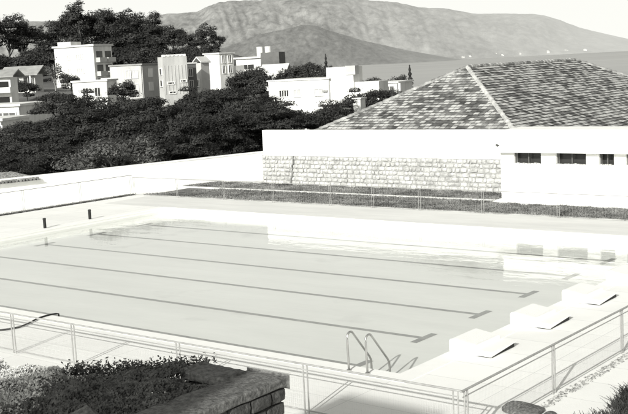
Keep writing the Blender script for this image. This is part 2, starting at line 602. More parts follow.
# ---- mountains across the bay
from mathutils import noise as mnoise
def noise2(x, y, seed, oct=6):
    return mnoise.fractal(Vector((x+seed*17.3, y-seed*9.1, seed)), 0.9, 2.05, oct)
def profile(tab, x):
    if x <= tab[0][0]: return tab[0][1]
    for (a, ya), (b_, yb) in zip(tab, tab[1:]):
        if x <= b_:
            s = (x-a)/(b_-a)
            return ya+(yb-ya)*s
    return tab[-1][1]
def mountain(name, tab, d0, d1, m, amp, hz0, seed, x0=-260, x1=900, step=1.6, shore=None):
    xs = np.arange(x0, x1+1, step); nt_ = 72
    V = []; H = []
    for x in xs:
        yh = horizon(x)
        ztop = CAM.z+(yh-profile(tab, x))/FOC*d1
        for k in range(nt_+6):
            s = k/(nt_-1)
            d = d0+(d1-d0)*s
            if s <= 1:
                e = s**0.85
                z = -16+(ztop+16)*e
                z += amp*(noise2(x*0.021+0.5*s, s*2.6, seed)+0.6*(0.5-abs(noise2(x*0.05+0.8*s, s*0.9, seed+7, 4))))*math.sin(PI*min(1, s*0.93+0.02))*max(0.15, min(1, (ztop+16)/300))
                gl = 0.5-abs(noise2(x*0.085+1.4*s, s*0.8, seed+11, 5))
                z += gl*0.042*max(0, ztop)*math.sin(PI*min(1, s*0.9+0.04))
                z += 0.007*max(0, ztop)*noise2(x*0.16, s*3, seed+4)*min(1, s*1.5)
            else:
                z = -16+(ztop+16)*(1-(s-1)*3)
            u = ray(x, yh); u.z = 0
            p = CAM+u*d
            V.append((p.x, p.y, z))
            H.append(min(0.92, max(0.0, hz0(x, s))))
    n = nt_+6
    F = []
    for i in range(len(xs)-1):
        for k in range(n-1):
            F.append((i*n+k, (i+1)*n+k, (i+1)*n+k+1, i*n+k+1))
    b = MB(); b.add(V, F)
    o = b.build(name, m, smooth=True)
    a = o.data.attributes.new('haze', 'FLOAT', 'POINT')
    a.data.foreach_set('value', H)
    return tag(o, kind='structure')
BACK = [(-260,44),(-120,30),(0,24),(100,20),(140,18.5),(170,15),(200,13),(212,7),(224,3),(240,1.5),(285,0.5),(330,0),(362,1),(380,2.5),(400,4),(420,8),(450,10),(480,15),(505,14.5),(530,14),(545,16),(560,20.5),(580,28),(600,33),(628,39),(700,43),(780,46),(900,46)]
FRONT = [(-260,76),(60,66),(150,58),(200,53),(222,49),(240,43),(258,36),(275,32),(292,29),(303,26),(318,26.5),(332,31.5),(346,35.5),(362,40.5),(385,45.5),(405,50),(428,54),(445,57),(466,60.5),(480,62),(900,62)]
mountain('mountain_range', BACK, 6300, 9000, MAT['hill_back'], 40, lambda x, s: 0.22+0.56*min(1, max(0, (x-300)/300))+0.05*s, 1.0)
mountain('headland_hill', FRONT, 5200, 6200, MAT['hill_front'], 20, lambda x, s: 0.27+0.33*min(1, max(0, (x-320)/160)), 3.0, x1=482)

# ---- little white buildings along the far shore
for k in range(16):
    px = (497, 503, 509, 514, 520, 524, 529, 534, 541, 548, 553, 559, 566, 463, 470, 585)[k]
    yh = horizon(px); u = ray(px, yh); u.z = 0
    p = CAM+u*(6330+random.uniform(0, 220))
    b = MB(); w = random.uniform(5, 11); h = random.uniform(4, 9)
    b.box(-w, w, -8, 8, -12, h); b.box(-w-1, w*random.uniform(-0.2, 0.6), -9, 9, h+0.05, h+4)
    o = b.build('shore_building', MAT['house_cream'], loc=(p.x, p.y, -4+random.uniform(0, 10)))
    o.rotation_euler = (0, 0, YAW+random.uniform(-0.4, 0.4))
    tag(o, 'tiny white building on the far shore below the mountains', 'building', 'tiny white buildings along the far shore')

# ------------------------------------------------------------------ grass strips behind the far fence
def grass_blades(name, poly_fn, n, h, m, z, w=0.024, lean=0.9):
    P = poly_fn(n)
    k = len(P)
    a = RNG.uniform(0, 2*PI, k)
    hh = h*RNG.uniform(0.5, 1.3, k)
    dx = np.cos(a); dy = np.sin(a)
    ln = RNG.normal(size=(k,2))*lean*hh[:,None]
    V = np.empty((k,4,3))
    V[:,0] = np.c_[P[:,0]-dx*w, P[:,1]-dy*w, np.full(k, z)]
    V[:,1] = np.c_[P[:,0]+dx*w, P[:,1]+dy*w, np.full(k, z)]
    V[:,2] = np.c_[P[:,0]+ln[:,0]+dx*w*0.3, P[:,1]+ln[:,1]+dy*w*0.3, z+hh]
    V[:,3] = np.c_[P[:,0]+ln[:,0]-dx*w*0.3, P[:,1]+ln[:,1]-dy*w*0.3, z+hh]
    return np_mesh(name, V.reshape(-1,3), np.arange(k*4).reshape(k,4), m, kind='stuff')
def lower_strip(n):
    x = RNG.uniform(-25.4, 4.7, n); y = RNG.uniform(17.4, 20.25, n)
    edge = 17.42+0.10*np.sin(x*2.1)+0.07*np.sin(x*5.3)
    ok = (y > edge) & ((x < -8.2) | (y < 19.85+0.10*np.sin(x*6)+0.06*np.sin(x*2.3))) & (y-17.4 < (x+25.6)*1.1)
    ok &= ~((x < -19) & (y > 18.4+0.25*np.sin(x*3)) & (x < -21.5) & (y < 19.2))
    return np.c_[x, y][ok]
def upper_strip(n):
    x = RNG.uniform(-27.5, -8.35, n); y = RNG.uniform(20.62, 22.72, n)
    ok = y < 22.75-(0.12+0.1*np.sin(x*4))
    ok &= (x > -26.6+0.2*np.sin(y*4))
    return np.c_[x, y][ok]
def left_strip(n):
    y = RNG.uniform(-3, 17.3, n); x = -25.98-0.056*(16.4-y)*1.0+RNG.normal(size=n)*0.07
    ok = (0.5+0.5*np.sin(y*2.3)*np.sin(y*0.9+1) > 0.05)
    return np.c_[x, y][ok]
grass_blades('grass', lower_strip, 60000, 0.055, MAT['grass'], DZ)
grass_blades('grass', upper_strip, 36000, 0.06, MAT['grass'], DZ)
grass_blades('grass', left_strip, 9000, 0.06, MAT['grass_left'], DZ)
quads('soil_bed', [(-25.1, -8.2, 17.55, 20.2), (-8.2, 4.6, 17.55, 19.8)], DZ+0.008, mat('turf_soil', 0.08, 0.95, v2=0.24, scale=1.2, bump=0.4))
quads('soil_bed', [(-26.4, -8.45, 20.65, 22.6)], DZ+0.008, mat('turf_soil_dry', 0.15, 0.95, v2=0.26, scale=1.2, bump=0.4))
kb = MB(); kb.box(-26.6, -8.2, 20.34, 20.48, DZ, DZ+0.06)
tag(kb.build('garden_kerb', MAT['kerb']), 'long pale kerb dividing the two grass strips under the stone wall', 'kerb')

# ------------------------------------------------------------------ boundary walls
# left white wall (runs a little off square)
lw = thing('boundary_wall', 'long plain white wall along the left side with dark trees rising behind it', 'wall', (-28.45, 11.3, DZ), math.atan2(13.5, 3.56)-PI/2)
L0, L1 = -24.0, 17.5
b = MB(); b.box(-0.22, 0, L0, L1, -0.3, 1.27); b.build('wall_body', MAT['white_paint'], lw)
b = MB(); b.box(-0.26, 0.03, L0, L1, 1.272, 1.33); b.build('wall_coping', MAT['white_paint'], lw)

# far white wall with the stone base
WY = 22.9
fw = thing('retaining_wall', 'tall white wall with a pale stone block base behind the grass', 'wall', (-22.5, WY, DZ))
b = MB(); b.box(0, 14.9, 0.0, 0.30, -0.3, 2.64); o = b.build('wall_body', MAT['white_paint'], fw); bevel(o, 0.02)
b = MB(); b.box(-0.02, 14.8, -0.055, -0.003, -0.2, 1.40); b.build('mortar_bed', MAT['mortar_pale'], fw)
b = MB()
rr = random.Random(3)
z = -0.02
for row in range(7):
    h = (0.21, 0.19, 0.21, 0.20, 0.21, 0.19, 0.19)[row]
    x = -0.03-rr.uniform(0, 0.2)
    while x < 14.75:
        w = rr.uniform(0.15, 0.40)
        gx = 0.012
        y_out = -0.10-rr.uniform(0, 0.035)
        dz_ = rr.uniform(-0.018, 0.018)
        b.stone(max(x, -0.03)+gx, min(x+w, 14.8)-gx, y_out, -0.02, z+0.014+dz_, z+h-0.010+dz_*rr.random(), jit=0.013, bev=0.026, rnd=rr)
        x += w
    z += h
b.build('stone_facing', MAT['stone_pale'], fw)
b = MB()
pts = []
for k in range(12):
    s = k/11
    pts.append((2.05-0.28*s+rr.uniform(-0.05, 0.05), -0.13, 1.42-1.42*s))
b.tube(pts, 0.035, 6, 0.05)
b.build('drain_stain_pipe', mat('old_pipe', 0.12, 0.9, v2=0.3, scale=6), fw)
b = MB(); b.stone(0,0.55,-0.5,-0.16,0,0.16,0.03,0.06); b.stone(-0.5,0.0,-0.62,-0.2,0,0.1,0.03,0.05); b.stone(-0.9,-0.45,-0.5,-0.1,0,0.08,0.02,0.04)
tag(b.build('stone_rubble', MAT['stone_pale'], loc=(-22.9, WY, DZ)), 'low heap of pale rubble at the corner of the white walls', 'rubble')

# ------------------------------------------------------------------ white changing-room block on the right
BY = 21.0
_d = ray(501, 170); X0 = CAM.x+_d.x*(BY-CAM.y)/_d.y
cb = thing('changing_room', 'low white flat roofed building with dark slot windows on the right', 'building', (X0, BY, DZ))
def pxx(px, py):            # x on the facade plane
    d = ray(px, py); tt = (BY-CAM.y)/d.y
    return CAM.x+d.x*tt-X0
quads('apron_paving', [(X0-0.05, 4.6, 19.98, BY-0.002)], DZ+0.012, MAT['deck'])
wins = [(pxx(514,158), pxx(541,158)), (pxx(556,158), pxx(586,158)), (pxx(599,158), pxx(614,158)), (pxx(626,158), pxx(652,158)), (pxx(668,158), pxx(694,158))]
def pzz(px, py):            # height above the deck on the facade plane
    d = ray(px, py)
    return CAM.z+d.z*(BY-CAM.y)/d.y-DZ
WZ0, WZ1, TOPZ = pzz(541, 164.3), pzz(541, 152.6), pzz(560, 130)
LEN = 13.0
b = MB()
b.box(0, LEN, 0, 1.8, -0.3, WZ0)                       # body under the sill line
edges = [0.0]+[v for w in wins for v in w]+[LEN]
for i in range(0, len(edges), 2):
    b.box(edges[i], edges[i+1], 0, 1.8, WZ0, WZ1+0.02)    # piers
b.box(0, LEN, 0.45, 1.8, WZ1+0.021, TOPZ)
b.box(0, LEN, 0, 0.449, WZ1+0.081, TOPZ)
b.build('wall_body', MAT['white_paint'], cb)
b = MB(); b.box(-0.22, LEN+0.1, -0.34, 0.448, WZ1+0.021, WZ1+0.08)
b.build('eave_slab', MAT['white_paint'], cb)
b = MB(); b.box(0.02, LEN, -0.018, -0.002, 0.05, 0.07); b.build('string_course', MAT['kerb'], cb)
for (a, c) in wins:
    f = MB()
    f.box(a+0.004, a+0.04, 0.10, 0.16, WZ0+0.004, WZ1-0.004); f.box(c-0.04, c-0.004, 0.10, 0.16, WZ0+0.004, WZ1-0.004)
    f.box((a+c)/2-0.015, (a+c)/2+0.015, 0.10, 0.16, WZ0+0.004, WZ1-0.004)
    fo = f.build('window', MAT['plaster_dark'], cb)
    p = MB(); p.box(a+0.002, c-0.002, 0.30, 0.33, WZ0+0.002, WZ1+0.018); p.build('pane', MAT['dark_glass'], fo)
    s = MB()
    x = a+0.02
    while x < c-0.06:
        w = rr.uniform(0.05, 0.12); s.box(x, min(x+w, c-0.02), 0.02, 0.09, WZ0+0.001, WZ0+rr.uniform(0.02, 0.055)); x += w*1.25
    s.build('sill', MAT['kerb'], fo)
b = MB(); b.tube([(-0.35,0.40,2.02),(-0.35,0.32,2.06)], 0.05, 8); b.tube([(-0.35,0.54,2.02),(-0.35,0.42,2.02)], 0.025, 6)
b.v = [(v[0], v[1]+0.0, v[2]+0.10) for v in b.v]
b.build('lamp', MAT['plaster_dark'], cb)

# ------------------------------------------------------------------ big tiled hip roof behind
hall = thing('tiled_hall', 'big hip roof of mottled clay tiles rising behind the white wall', 'building', (-15.5, 31, DZ))
EZ, AZ = 2.1-DZ, 5.62-DZ
HW_ = 7.0
RL = 12.6
b = MB(); b.box(-6.4, 6.4, -6.4, RL+6.4, -1.2, EZ-0.02); b.build('wall', MAT['house_white'], hall)
def roof_face(e0, e1, r0, r1, name):
    """one slope: eave edge e0-e1, ridge edge r0-r1; overlapping courses with UVs"""
    e0, e1, r0, r1 = map(Vector, (e0, e1, r0, r1))
    ud = (e1-e0).normalized()
    sl = ((r0+r1)/2-(e0+e1)/2); sl = sl-ud*sl.dot(ud)
    S = sl.length; sd_ = sl/S
    nrm = ud.cross(sd_).normalized()
    rows = int(S/0.25)
    V, F, UV = [], [], []
    for k in range(rows+1):
        s0 = k*0.25/S; s1 = min(1.0, (k+1)*0.25/S)
        if s0 >= 1: break
        a0 = e0.lerp(r0, s0); b0 = e1.lerp(r1, s0); a1 = e0.lerp(r0, s1); b1 = e1.lerp(r1, s1)
        wob = 56
        ju = random.uniform(-0.3, 0.3)
        o = len(V)
        for i in range(wob+1):
            q = i/wob
            p0 = a0.lerp(b0, q); p1 = a1.lerp(b1, q)
            jz = random.uniform(0, 0.018)
            V.append(p0+nrm*(0.034+jz)); V.append(p1+nrm*0.004); V.append(p0-nrm*0.01)
            u0 = (p0-e0).dot(ud)+ju; u1 = (p1-e0).dot(ud)+ju
            UV += [(u0, k*0.25+0.012), (u1, k*0.25+0.24), (u0, k*0.25+0.01)]
        for i in range(wob):
            A = o+i*3; B = A+3
            F.append((A, B, B+1, A+1)); F.append((A+2, B+2, B, A))
    me = bpy.data.meshes.new(name)
    me.from_pydata([tuple(v) for v in V], [], F); me.update()
    uvl = me.uv_layers.new(name='UVMap')
    for lp in me.loops: uvl.data[lp.index].uv = UV[lp.vertex_index]
    me.materials.append(MAT['tiles'])
    o = bpy.data.objects.new(name, me); COL.objects.link(o); o.parent = hall
    return o
c = [(-HW_,-HW_,EZ),(HW_,-HW_,EZ),(HW_,RL+HW_,EZ),(-HW_,RL+HW_,EZ)]
ra, rb = (0,0,AZ), (0,RL,AZ)
roof_face(c[0], c[1], ra, ra, 'roof_slope')
roof_face(c[1], c[2], ra, rb, 'roof_slope')
roof_face(c[2], c[3], rb, rb, 'roof_slope')
roof_face(c[3], c[0], rb, ra, 'roof_slope')
def ridge(p0, p1, name, m):
    p0, p1 = Vector(p0), Vector(p1)
    b = MB(); n = int((p1-p0).length/0.38)
    for k in range(n):
        a = p0.lerp(p1, k/n); e = p0.lerp(p1, (k+1.12)/n)
        b.tube([a+Vector((0,0,0.02)), e+Vector((0,0,0.0))], 0.115, 8, 0.10)
    b.build(name, m, hall)
for cc, rr_ in ((c[0],ra),(c[2],rb),(c[3],rb)): ridge(cc, rr_, 'hip_tiles', MAT['ridge_dark'])
ridge(c[1], ra, 'hip_tiles', MAT['ridge_tile'])
ridge(ra, rb, 'ridge_tiles', MAT['ridge_dark'])

# ------------------------------------------------------------------ small tiled lean-to behind the left wall
sh = thing('tiled_shed', 'low tiled shed roof just showing over the left white wall', 'shed', (-29.0, 8.2, DZ-0.08), math.atan2(13.5, 3.56)-PI/2)
b = MB(); b.box(-3.2, -0.4, -14, 4.9, -1.2, 1.16); b.build('wall', MAT['plaster_grey'], sh)
b = MB()
y = -14.3
while y < 5.2:
    for k in range(8):
        x0 = -0.15-k*0.42; z0 = 1.24+k*0.014
        dy = rr.uniform(-0.012, 0.012)
        b.tube([(x0+0.05, y+dy, z0+0.035+rr.uniform(0,0.012)), (x0-0.42, y+dy, z0+0.055)], 0.068, 6, 0.056)
    y += 0.165
b.add([(0,-14.4,1.22),(0,5.3,1.22),(-3.5,5.3,1.33),(-3.5,-14.4,1.33)], [(0,1,2,3)])
b.build('roof', mat('shed_tiles', 0.06, 0.9, v2=0.34, scale=3.5), sh)

# ------------------------------------------------------------------ fences
def uprights(parent, x, h, m, pr=0.014, three=False, w=0.085):
    b = MB()
    offs = (-w/2, w/2) if not three else (-w, 0, w)
    for o_ in offs:
        hh = h if not (three and o_ == 0) else h+0.05
        p = (x+o_, 0, 0)
        b.tube([p, (p[0], 0, hh)], pr, 6)
    return b.build('post', m, parent)
def fence(label, p0, p1, posts, h, mcol, wire_sp=0.045, wire_r=0.0013, rail_r=0.019, second=True, ends=True, wires=True):
    p0 = Vector(p0); p1 = Vector(p1)
    L = (p1-p0).length
    t_ = thing('fence', label, 'fence', p0, math.atan2((p1-p0).y, (p1-p0).x))
    for s in posts: uprights(t_, s, h, mcol, pr=rail_r*0.75)
    b = MB(); b.tube([(-0.04,0,h), (L+0.04,0,h)], rail_r, 8); b.build('top_rail', mcol, t_)
    if second:
        b = MB(); b.tube([(0,0,h-0.095), (L,0,h-0.095)], rail_r*0.5, 6); b.build('mid_rail', mcol, t_)
    b = MB(); b.tube([(0,0,0.07), (L,0,0.07)], rail_r*0.6, 6); b.build('bottom_rail', mcol, t_)
    if wires:
        V, F = [], []
        n = int(L/wire_sp); o = 0
        xs = np.arange(n)*wire_sp
        def strand(a, e, r):
            nonlocal o
            d = (Vector(e)-Vector(a)).normalized()
            u = Vector((0,1,0)); w_ = d.cross(u)
            for q in range(3):
                an = 2*PI*q/3
                off = (u*math.cos(an)+w_*math.sin(an))*r
                V.append(tuple(Vector(a)+off)); V.append(tuple(Vector(e)+off))
            for q in range(3):
                q2 = (q+1) % 3
                F.append((o+2*q, o+2*q2, o+2*q2+1, o+2*q+1))
            o += 6
        for x in xs: strand((x,0,0.07), (x,0,h-0.1), wire_r)
        zz = 0.07+wire_sp*2
        while zz < h-0.1:
            strand((0,0.003,zz), (L,0.003,zz), wire_r); zz += wire_sp*2
        b = MB(); b.add(V, F); b.build('wire_mesh', MAT['wire'], t_)
    return t_
FH = 0.86
# near side
fence('metal mesh fence along the near side of the pool, corner to corner', (-26.9, -3.92, DZ), (4.80, -3.92, DZ), [0.05,2.75,5.75,8.75,11.75,14.75,17.75,20.75,22.75,25.75,28.75,31.64], FH, MAT['fence_paint'], wire_r=0.0008)
fence('metal mesh fence on the right behind the starting blocks', (4.86, -3.92, DZ), (4.86, 17.15, DZ), [0.10,2.98,5.86,8.74,11.6,14.5,17.4,20.9], FH, MAT['fence_paint'], wire_r=0.0008)
xs_far = [-25.70,-22.8,-19.86,-17.0,-13.93,-11.8,-9.6,-6.85,-3.85,-0.9,2.0,4.75]
fence('pale mesh fence at the far side in front of the grass strip', (-25.75, 17.15, DZ), (4.80, 17.15, DZ), [x+25.75 for x in xs_far], FH, MAT['fence_white'], wire_sp=0.12, wire_r=0.0006, second=False, rail_r=0.0145)
fence('pale mesh fence on the left in front of the plain white wall', (-26.95, -3.85, DZ), (-25.78, 17.1, DZ), [0.3,3.0,6.0,9.0,12.0,15.0,18.0,20.9], 0.97, MAT['fence_white'], wire_sp=0.12, wire_r=0.0006, second=False, rail_r=0.0145)

# ------------------------------------------------------------------ starting blocks
def make_block(label, y):
    t_ = thing('starting_block', label, 'starting block', (PX1, y, DZ+0.012), group='white starting blocks along the right end of the pool')
    zb, zf, L_ = 0.165, 0.295, 0.95
    b = MB()
    # solid wedge body, stopping short of the back so the foot is undercut
    b.prism([(0.0, 0.0), (0.62, 0.0), (0.62, zb+0.035), (0.06, zf-0.012), (0.0, zf-0.045)], 0, 0.98)
    o = b.build('body', MAT['white_block'], t_); bevel(o, 0.05, 4)
    # rear step: wedge-shaped slab whose underside tapers, leaving a dark gap
    w = 0.98
    b = MB()
    zn, zfar = 0.02, 0.092
    b.add([(0.622,0.0,zn),(L_,0.0,zn),(L_,w,zfar),(0.622,w,zfar),(0.622,0,0.135),(L_,0,0.118),(L_,w,0.118),(0.622,w,0.135)],
          [(0,3,2,1),(4,5,6,7),(0,1,5,4),(1,2,6,5),(2,3,7,6),(3,0,4,7)])
    b.build('rear_step', MAT['white_block'], t_)
    b = MB()
    b.add([(0.63,0.03,0.0),(L_-0.03,0.03,0.0),(L_-0.03,w-0.01,0.0),(0.63,w-0.01,0.0),(0.63,0.03,zn),(L_-0.03,0.03,zn),(L_-0.03,w-0.01,zfar-0.002),(0.63,w-0.01,zfar-0.002)],
          [(0,3,2,1),(4,5,6,7),(0,1,5,4),(1,2,6,5),(2,3,7,6),(3,0,4,7)])
    b.build('gap_shade', MAT['black_rubber_and_gap'], t_)  # black wedge added to paint the gap under the step as dark shade
    top = MB()
    sl = (zb+0.035-zf+0.012)/(0.62-0.06)
    def zt(x): return zf-0.012+sl*(x-0.06)
    top.add([(0.10,0.08,zt(0.10)+0.006),(0.58,0.08,zt(0.58)+0.006),(0.58,0.90,zt(0.58)+0.006),(0.10,0.90,zt(0.10)+0.006)], [(0,1,2,3)])
    top.build('grip_pad', mat('grip_pad', 0.87, 0.95, v2=0.92, scale=30, bump=0.4, bscale=80), t_)
    return t_
labs = ['white sloped starting block nearest the pool ladder', 'second white starting block from the ladder',
        'third white starting block from the ladder', 'white starting block farthest from the ladder at the right edge']
for k in range(4): make_block(labs[k], 0.43+2.49*k)

# ------------------------------------------------------------------ pool ladder
ld = thing('pool_ladder', 'bent steel pool ladder rising from the near edge of the pool', 'ladder', (1.16, -1.5, DZ))
for x in (-0.215, 0.215):
    b = MB()
    pts = [(x,-0.04,-0.05),(x,-0.05,0.35),(x,-0.055,0.62)]
    for k in range(9):
        an = PI-PI*0.80*k/8
        pts.append((x, 0.045+0.10*math.cos(an), 0.655+0.085*math.sin(an)))
    pts += [(x,0.62,0.135),(x,0.668,0.06),(x,0.68,-0.05),(x,0.68,-0.40)]
    b.tube(pts, 0.021, 10)
    b.build('handrail', MAT['steel'], ld, smooth=True)
for z in (-0.22, -0.36):
    b = MB(); b.box(-0.215, 0.215, 0.655, 0.705, z-0.012, z+0.012); b.build('tread', MAT['steel'], ld)
for x in (-0.215, 0.215):
    b = MB(); b.tube([(x,-0.04,0.0),(x,-0.04,0.03)], 0.045, 12); b.build('foot_flange', MAT['steel'], ld)

# ------------------------------------------------------------------ two short black posts on the left deck, hose
for (px, py, lab) in ((45, 228, 'short black post on the left pool edge, the nearer of the two'), (90, 219, 'short black post on the left pool edge, the farther of the two')):
    p = on_z(px, py, DZ+0.02)
    t_ = thing('bollard', lab, 'bollard', p, group='short black posts on the left pool edge')
    b = MB(); b.tube([(0,0,0),(0,0,0.34)], 0.058, 12); b.build('post', MAT['black_paint'], t_, smooth=False)
    b = MB(); b.tube([(0,0,0.341),(0,0,0.375),(0,0,0.39)], 0.07, 12, 0.05); b.build('cap', MAT['black_paint'], t_)
b = MB()
hp = [(-14.0,-3.62),(-11.5,-3.45),(-9.6,-3.35),(-8.35,-3.0),(-8.0,-2.55),(-8.1,-2.1),(-8.30,-1.7),(-8.36,-1.35),(-8.30,-1.12)]
pts = []
for i in range(len(hp)-1):
    for k in range(6):
        s = k/6
        p0 = hp[max(i-1,0)]; p1 = hp[i]; p2 = hp[i+1]; p3 = hp[min(i+2,len(hp)-1)]
        q = [0.5*(2*p1[a]+(p2[a]-p0[a])*s+(2*p0[a]-5*p1[a]+4*p2[a]-p3[a])*s*s+(3*p1[a]-p0[a]-3*p2[a]+p3[a])*s**3) for a in (0,1)]
        pts.append((q[0], q[1], DZ+0.034))
pts += [(-8.29,-1.08,DZ+0.02), (-8.28,-1.06,DZ-0.2)]
b.tube(pts, 0.021, 8)
tag(b.build('hose', MAT['black_rubber_and_gap'], smooth=True), 'thin black hose lying across the near pool deck into the water', 'hose')

# ------------------------------------------------------------------ foreground terrace: planter, stone wall
TZ = 3.0
rs = random.Random(11)
tw = thing('stone_planter', 'dark rough stone planter wall with a broad flat cap in the foreground', 'planter', (5.87, -9.06, DZ))
H = TZ-DZ
b = MB(); b.box(-0.50, -0.05, -6.5, -0.06, 0, H-0.13); b.box(-1.14, -0.051, -0.33, -0.061, 0, H-0.13); b.build('wall_core', mat('joint_dark', 0.025, 0.95, v2=0.05, scale=12), tw)
b = MB()
z = 0
row = 0
while z < H-0.14:
    h = 0.155
    y = -rs.uniform(0, 0.1)
    y_ = 0.0
    while y_ > -6.4:
        w = rs.uniform(0.17, 0.34)
        b.stone(-0.10, 0.0+rs.uniform(-0.012, 0.02), y_-w+0.007, y_-0.007, z+0.006, z+h-0.006, 0.008, 0.012, rs)
        y_ -= w
    x_ = -0.12
    while x_ > -1.0:
        w = rs.uniform(0.17, 0.34)
        b.stone(x_-w+0.007, x_-0.007, -0.12, 0.0+rs.uniform(-0.012, 0.02), z+0.006, z+h-0.006, 0.008, 0.012, rs)
        x_ -= w
    z += h; row += 1
b.build('stone_facing', MAT['stone_dark'], tw)
b = MB()
def cap_run(a0, a1, n, fn):
    # mortared cap: one long slab with slightly uneven edges
    o = len(b.v)
    for k in range(n+1):
        q = a0+(a1-a0)*k/n
        for (w_, h_) in ((0,0),(1,0),(1,1),(0,1)): b.v.append(fn(q, w_, h_, rs))
    for k in range(n):
        for e in range(4): b.f.append((o+k*4+e, o+k*4+(e+1) % 4, o+k*4+4+(e+1) % 4, o+k*4+4+e))
    b.f.append((o, o+1, o+2, o+3)); b.f.append((o+n*4+3, o+n*4+2, o+n*4+1, o+n*4))
cap_run(0.012, -6.3, 44, lambda q, w_, h_, r: ((0.02 if w_ else -0.52)+r.uniform(-0.009, 0.009), q, H-(0 if h_ else 0.10)+r.uniform(-0.006, 0.006)))
cap_run(-0.49, -1.16, 9, lambda q, w_, h_, r: (q, (0.012 if w_ else -0.36)+r.uniform(-0.006, 0.006), H-0.006-(0 if h_ else 0.10)+r.uniform(-0.006, 0.006)))
bevel(b.build('cap_stones', MAT['stone_cap'], tw), 0.022, 3)
b = MB(); b.stone(-0.3,0.3,-0.3,0.3,-0.3,0.08,0.05,0.14,rs)
tag(b.build('boulder', MAT['stone_cap'], loc=(4.98, -11.0, TZ-0.02)), 'dark rounded stone at the bottom edge beside the planter', 'stone')

# bed of ivy-like ground cover inside the planter (terrace fill below it)
b = MB(); b.box(-12.0, 5.34, -13.5, -9.95, DZ, TZ-0.28); b.box(4.2, 5.34, -9.949, -9.45, DZ, TZ-0.32)
tag(b.build('terrace_bank', MAT['soil']), kind='structure')
def bed_lim(x):
    return np.where(x < 3.6, -9.88+0.05*np.sin(x*5), np.where(x < 4.76, -9.86+(x-3.6)*0.75, -9.39))
def bed_pts(n, xlo, xhi, soft):
    x = RNG.uniform(xlo-0.4, xhi+0.4, n); y = RNG.uniform(-12.8, -9.1, n)
    xe = 3.86-(y+10.1)*0.26+0.12*np.sin(y*5)                      # sunlit and shaded leaf colours meet here, along the shadow edge
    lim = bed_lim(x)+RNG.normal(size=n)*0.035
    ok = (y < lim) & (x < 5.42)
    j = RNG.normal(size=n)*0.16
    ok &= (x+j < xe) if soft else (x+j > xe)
    return x[ok], y[ok], (lim-y)[ok]
def bed(name, n, xlo, xhi, soft, m, size, base, rise):
    x, y, dd = bed_pts(n, xlo, xhi, soft)
    zz = TZ-base+rise*np.minimum(1, dd*2.2)**0.6+0.05*np.sin(x*4+np.sin(y*3))*np.cos(y*5)+0.03*np.sin(x*11)*np.sin(y*9)
    zz = zz-RNG.random(len(x))**2*(0.035 if soft else 0.10)+(0 if soft else 1)*0.07*np.exp(-((x-4.55)/0.22)**2)*np.exp(-dd*2)
    k = len(x)
    N = np.c_[RNG.normal(size=k)*0.5+0.1, RNG.normal(size=k)*0.5-0.75, np.full(k, 0.75)]
    V, F = leaves(np.c_[x, y, zz], N, size, 0.75)
    np_mesh(name, V, F, m, kind='stuff')
bed('ground_cover', 200000, -3.0, 4.6, True, MAT['leaf_lit'], 0.026, 0.14, 0.12)
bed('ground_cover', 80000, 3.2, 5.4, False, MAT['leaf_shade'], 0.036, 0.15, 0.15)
# wispy shoots along the front edge of the bed
def shoots(n, xlo, xhi, zbase, h, m, name, yfn):
    V, F = [], []
    o = 0
    for i in range(n):
        x = random.uniform(xlo, xhi); y = yfn(x)+random.gauss(0, 0.08)
        hh = h*random.uniform(0.4, 1.2); ax = random.gauss(0, 0.35); ay = random.gauss(0, 0.35)
        for k in range(7):
            s = k/6
            c = Vector((x+ax*hh*s*s, y+ay*hh*s*s, zbase+hh*s))
            for q in range(2):
                d = Vector((random.gauss(0,1), random.gauss(0,1), random.gauss(0.2,0.6))).normalized()*random.uniform(0.018, 0.04)
                e = Vector((random.gauss(0,1), random.gauss(0,1), random.gauss(0,1))).normalized()*0.012
                V += [tuple(c), tuple(c+d*0.5+e), tuple(c+d), tuple(c+d*0.5-e)]
                F.append((o,o+1,o+2,o+3)); o += 4
    return np_mesh(name, np.array(V), np.array(F), m, kind='stuff')
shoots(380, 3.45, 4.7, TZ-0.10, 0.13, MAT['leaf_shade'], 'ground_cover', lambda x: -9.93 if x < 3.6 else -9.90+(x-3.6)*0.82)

# right corner: kerb of rubble along the fence, grass bed, concrete footing
b = MB()
for k in range(1500):
    y = -3.3+k*0.0145+rs.uniform(-0.02, 0.02); x = 5.02+rs.uniform(-0.10, 0.10); s = rs.uniform(0.012, 0.034)
    b.stone(x-s, x+s, y-s, y+s, DZ-0.01, DZ+s*0.8, 0.007, s*0.5, rs)
tag(b.build('gravel_strip', MAT['gravel']), kind='stuff')
quads('soil_bed', [(6.15, 15.5, -4.2, 8)], DZ+0.010, MAT['soil'])
def corner_grass(n):
    x = RNG.uniform(5.72, 8.5, n)**1.0; y = RNG.uniform(-4.0, 3.0, n)
    ok = x > 6.02+0.12*np.sin(y*3.1)+0.08*np.sin(y*7)+RNG.normal(size=n)*0.05
    return np.c_[x, y][ok]
grass_blades('grass', corner_grass, 34000, 0.15, MAT['leaf_dark'], DZ, w=0.012, lean=0.6)
b = MB(); b.stone(-0.40,0.32,-0.30,0.34,-0.1,0.17,0.05,0.09,rs); b.stone(0.30,0.55,-0.2,0.2,-0.1,0.10,0.03,0.06,rs)
o = tag(b.build('footing_stone', MAT['stone_cap'], loc=(4.90, -2.05, DZ)), 'grey rounded stone lying at the foot of the right fence', 'stone')
o.modifiers.new('sub', 'SUBSURF').levels = 1; o.modifiers['sub'].render_levels = 1

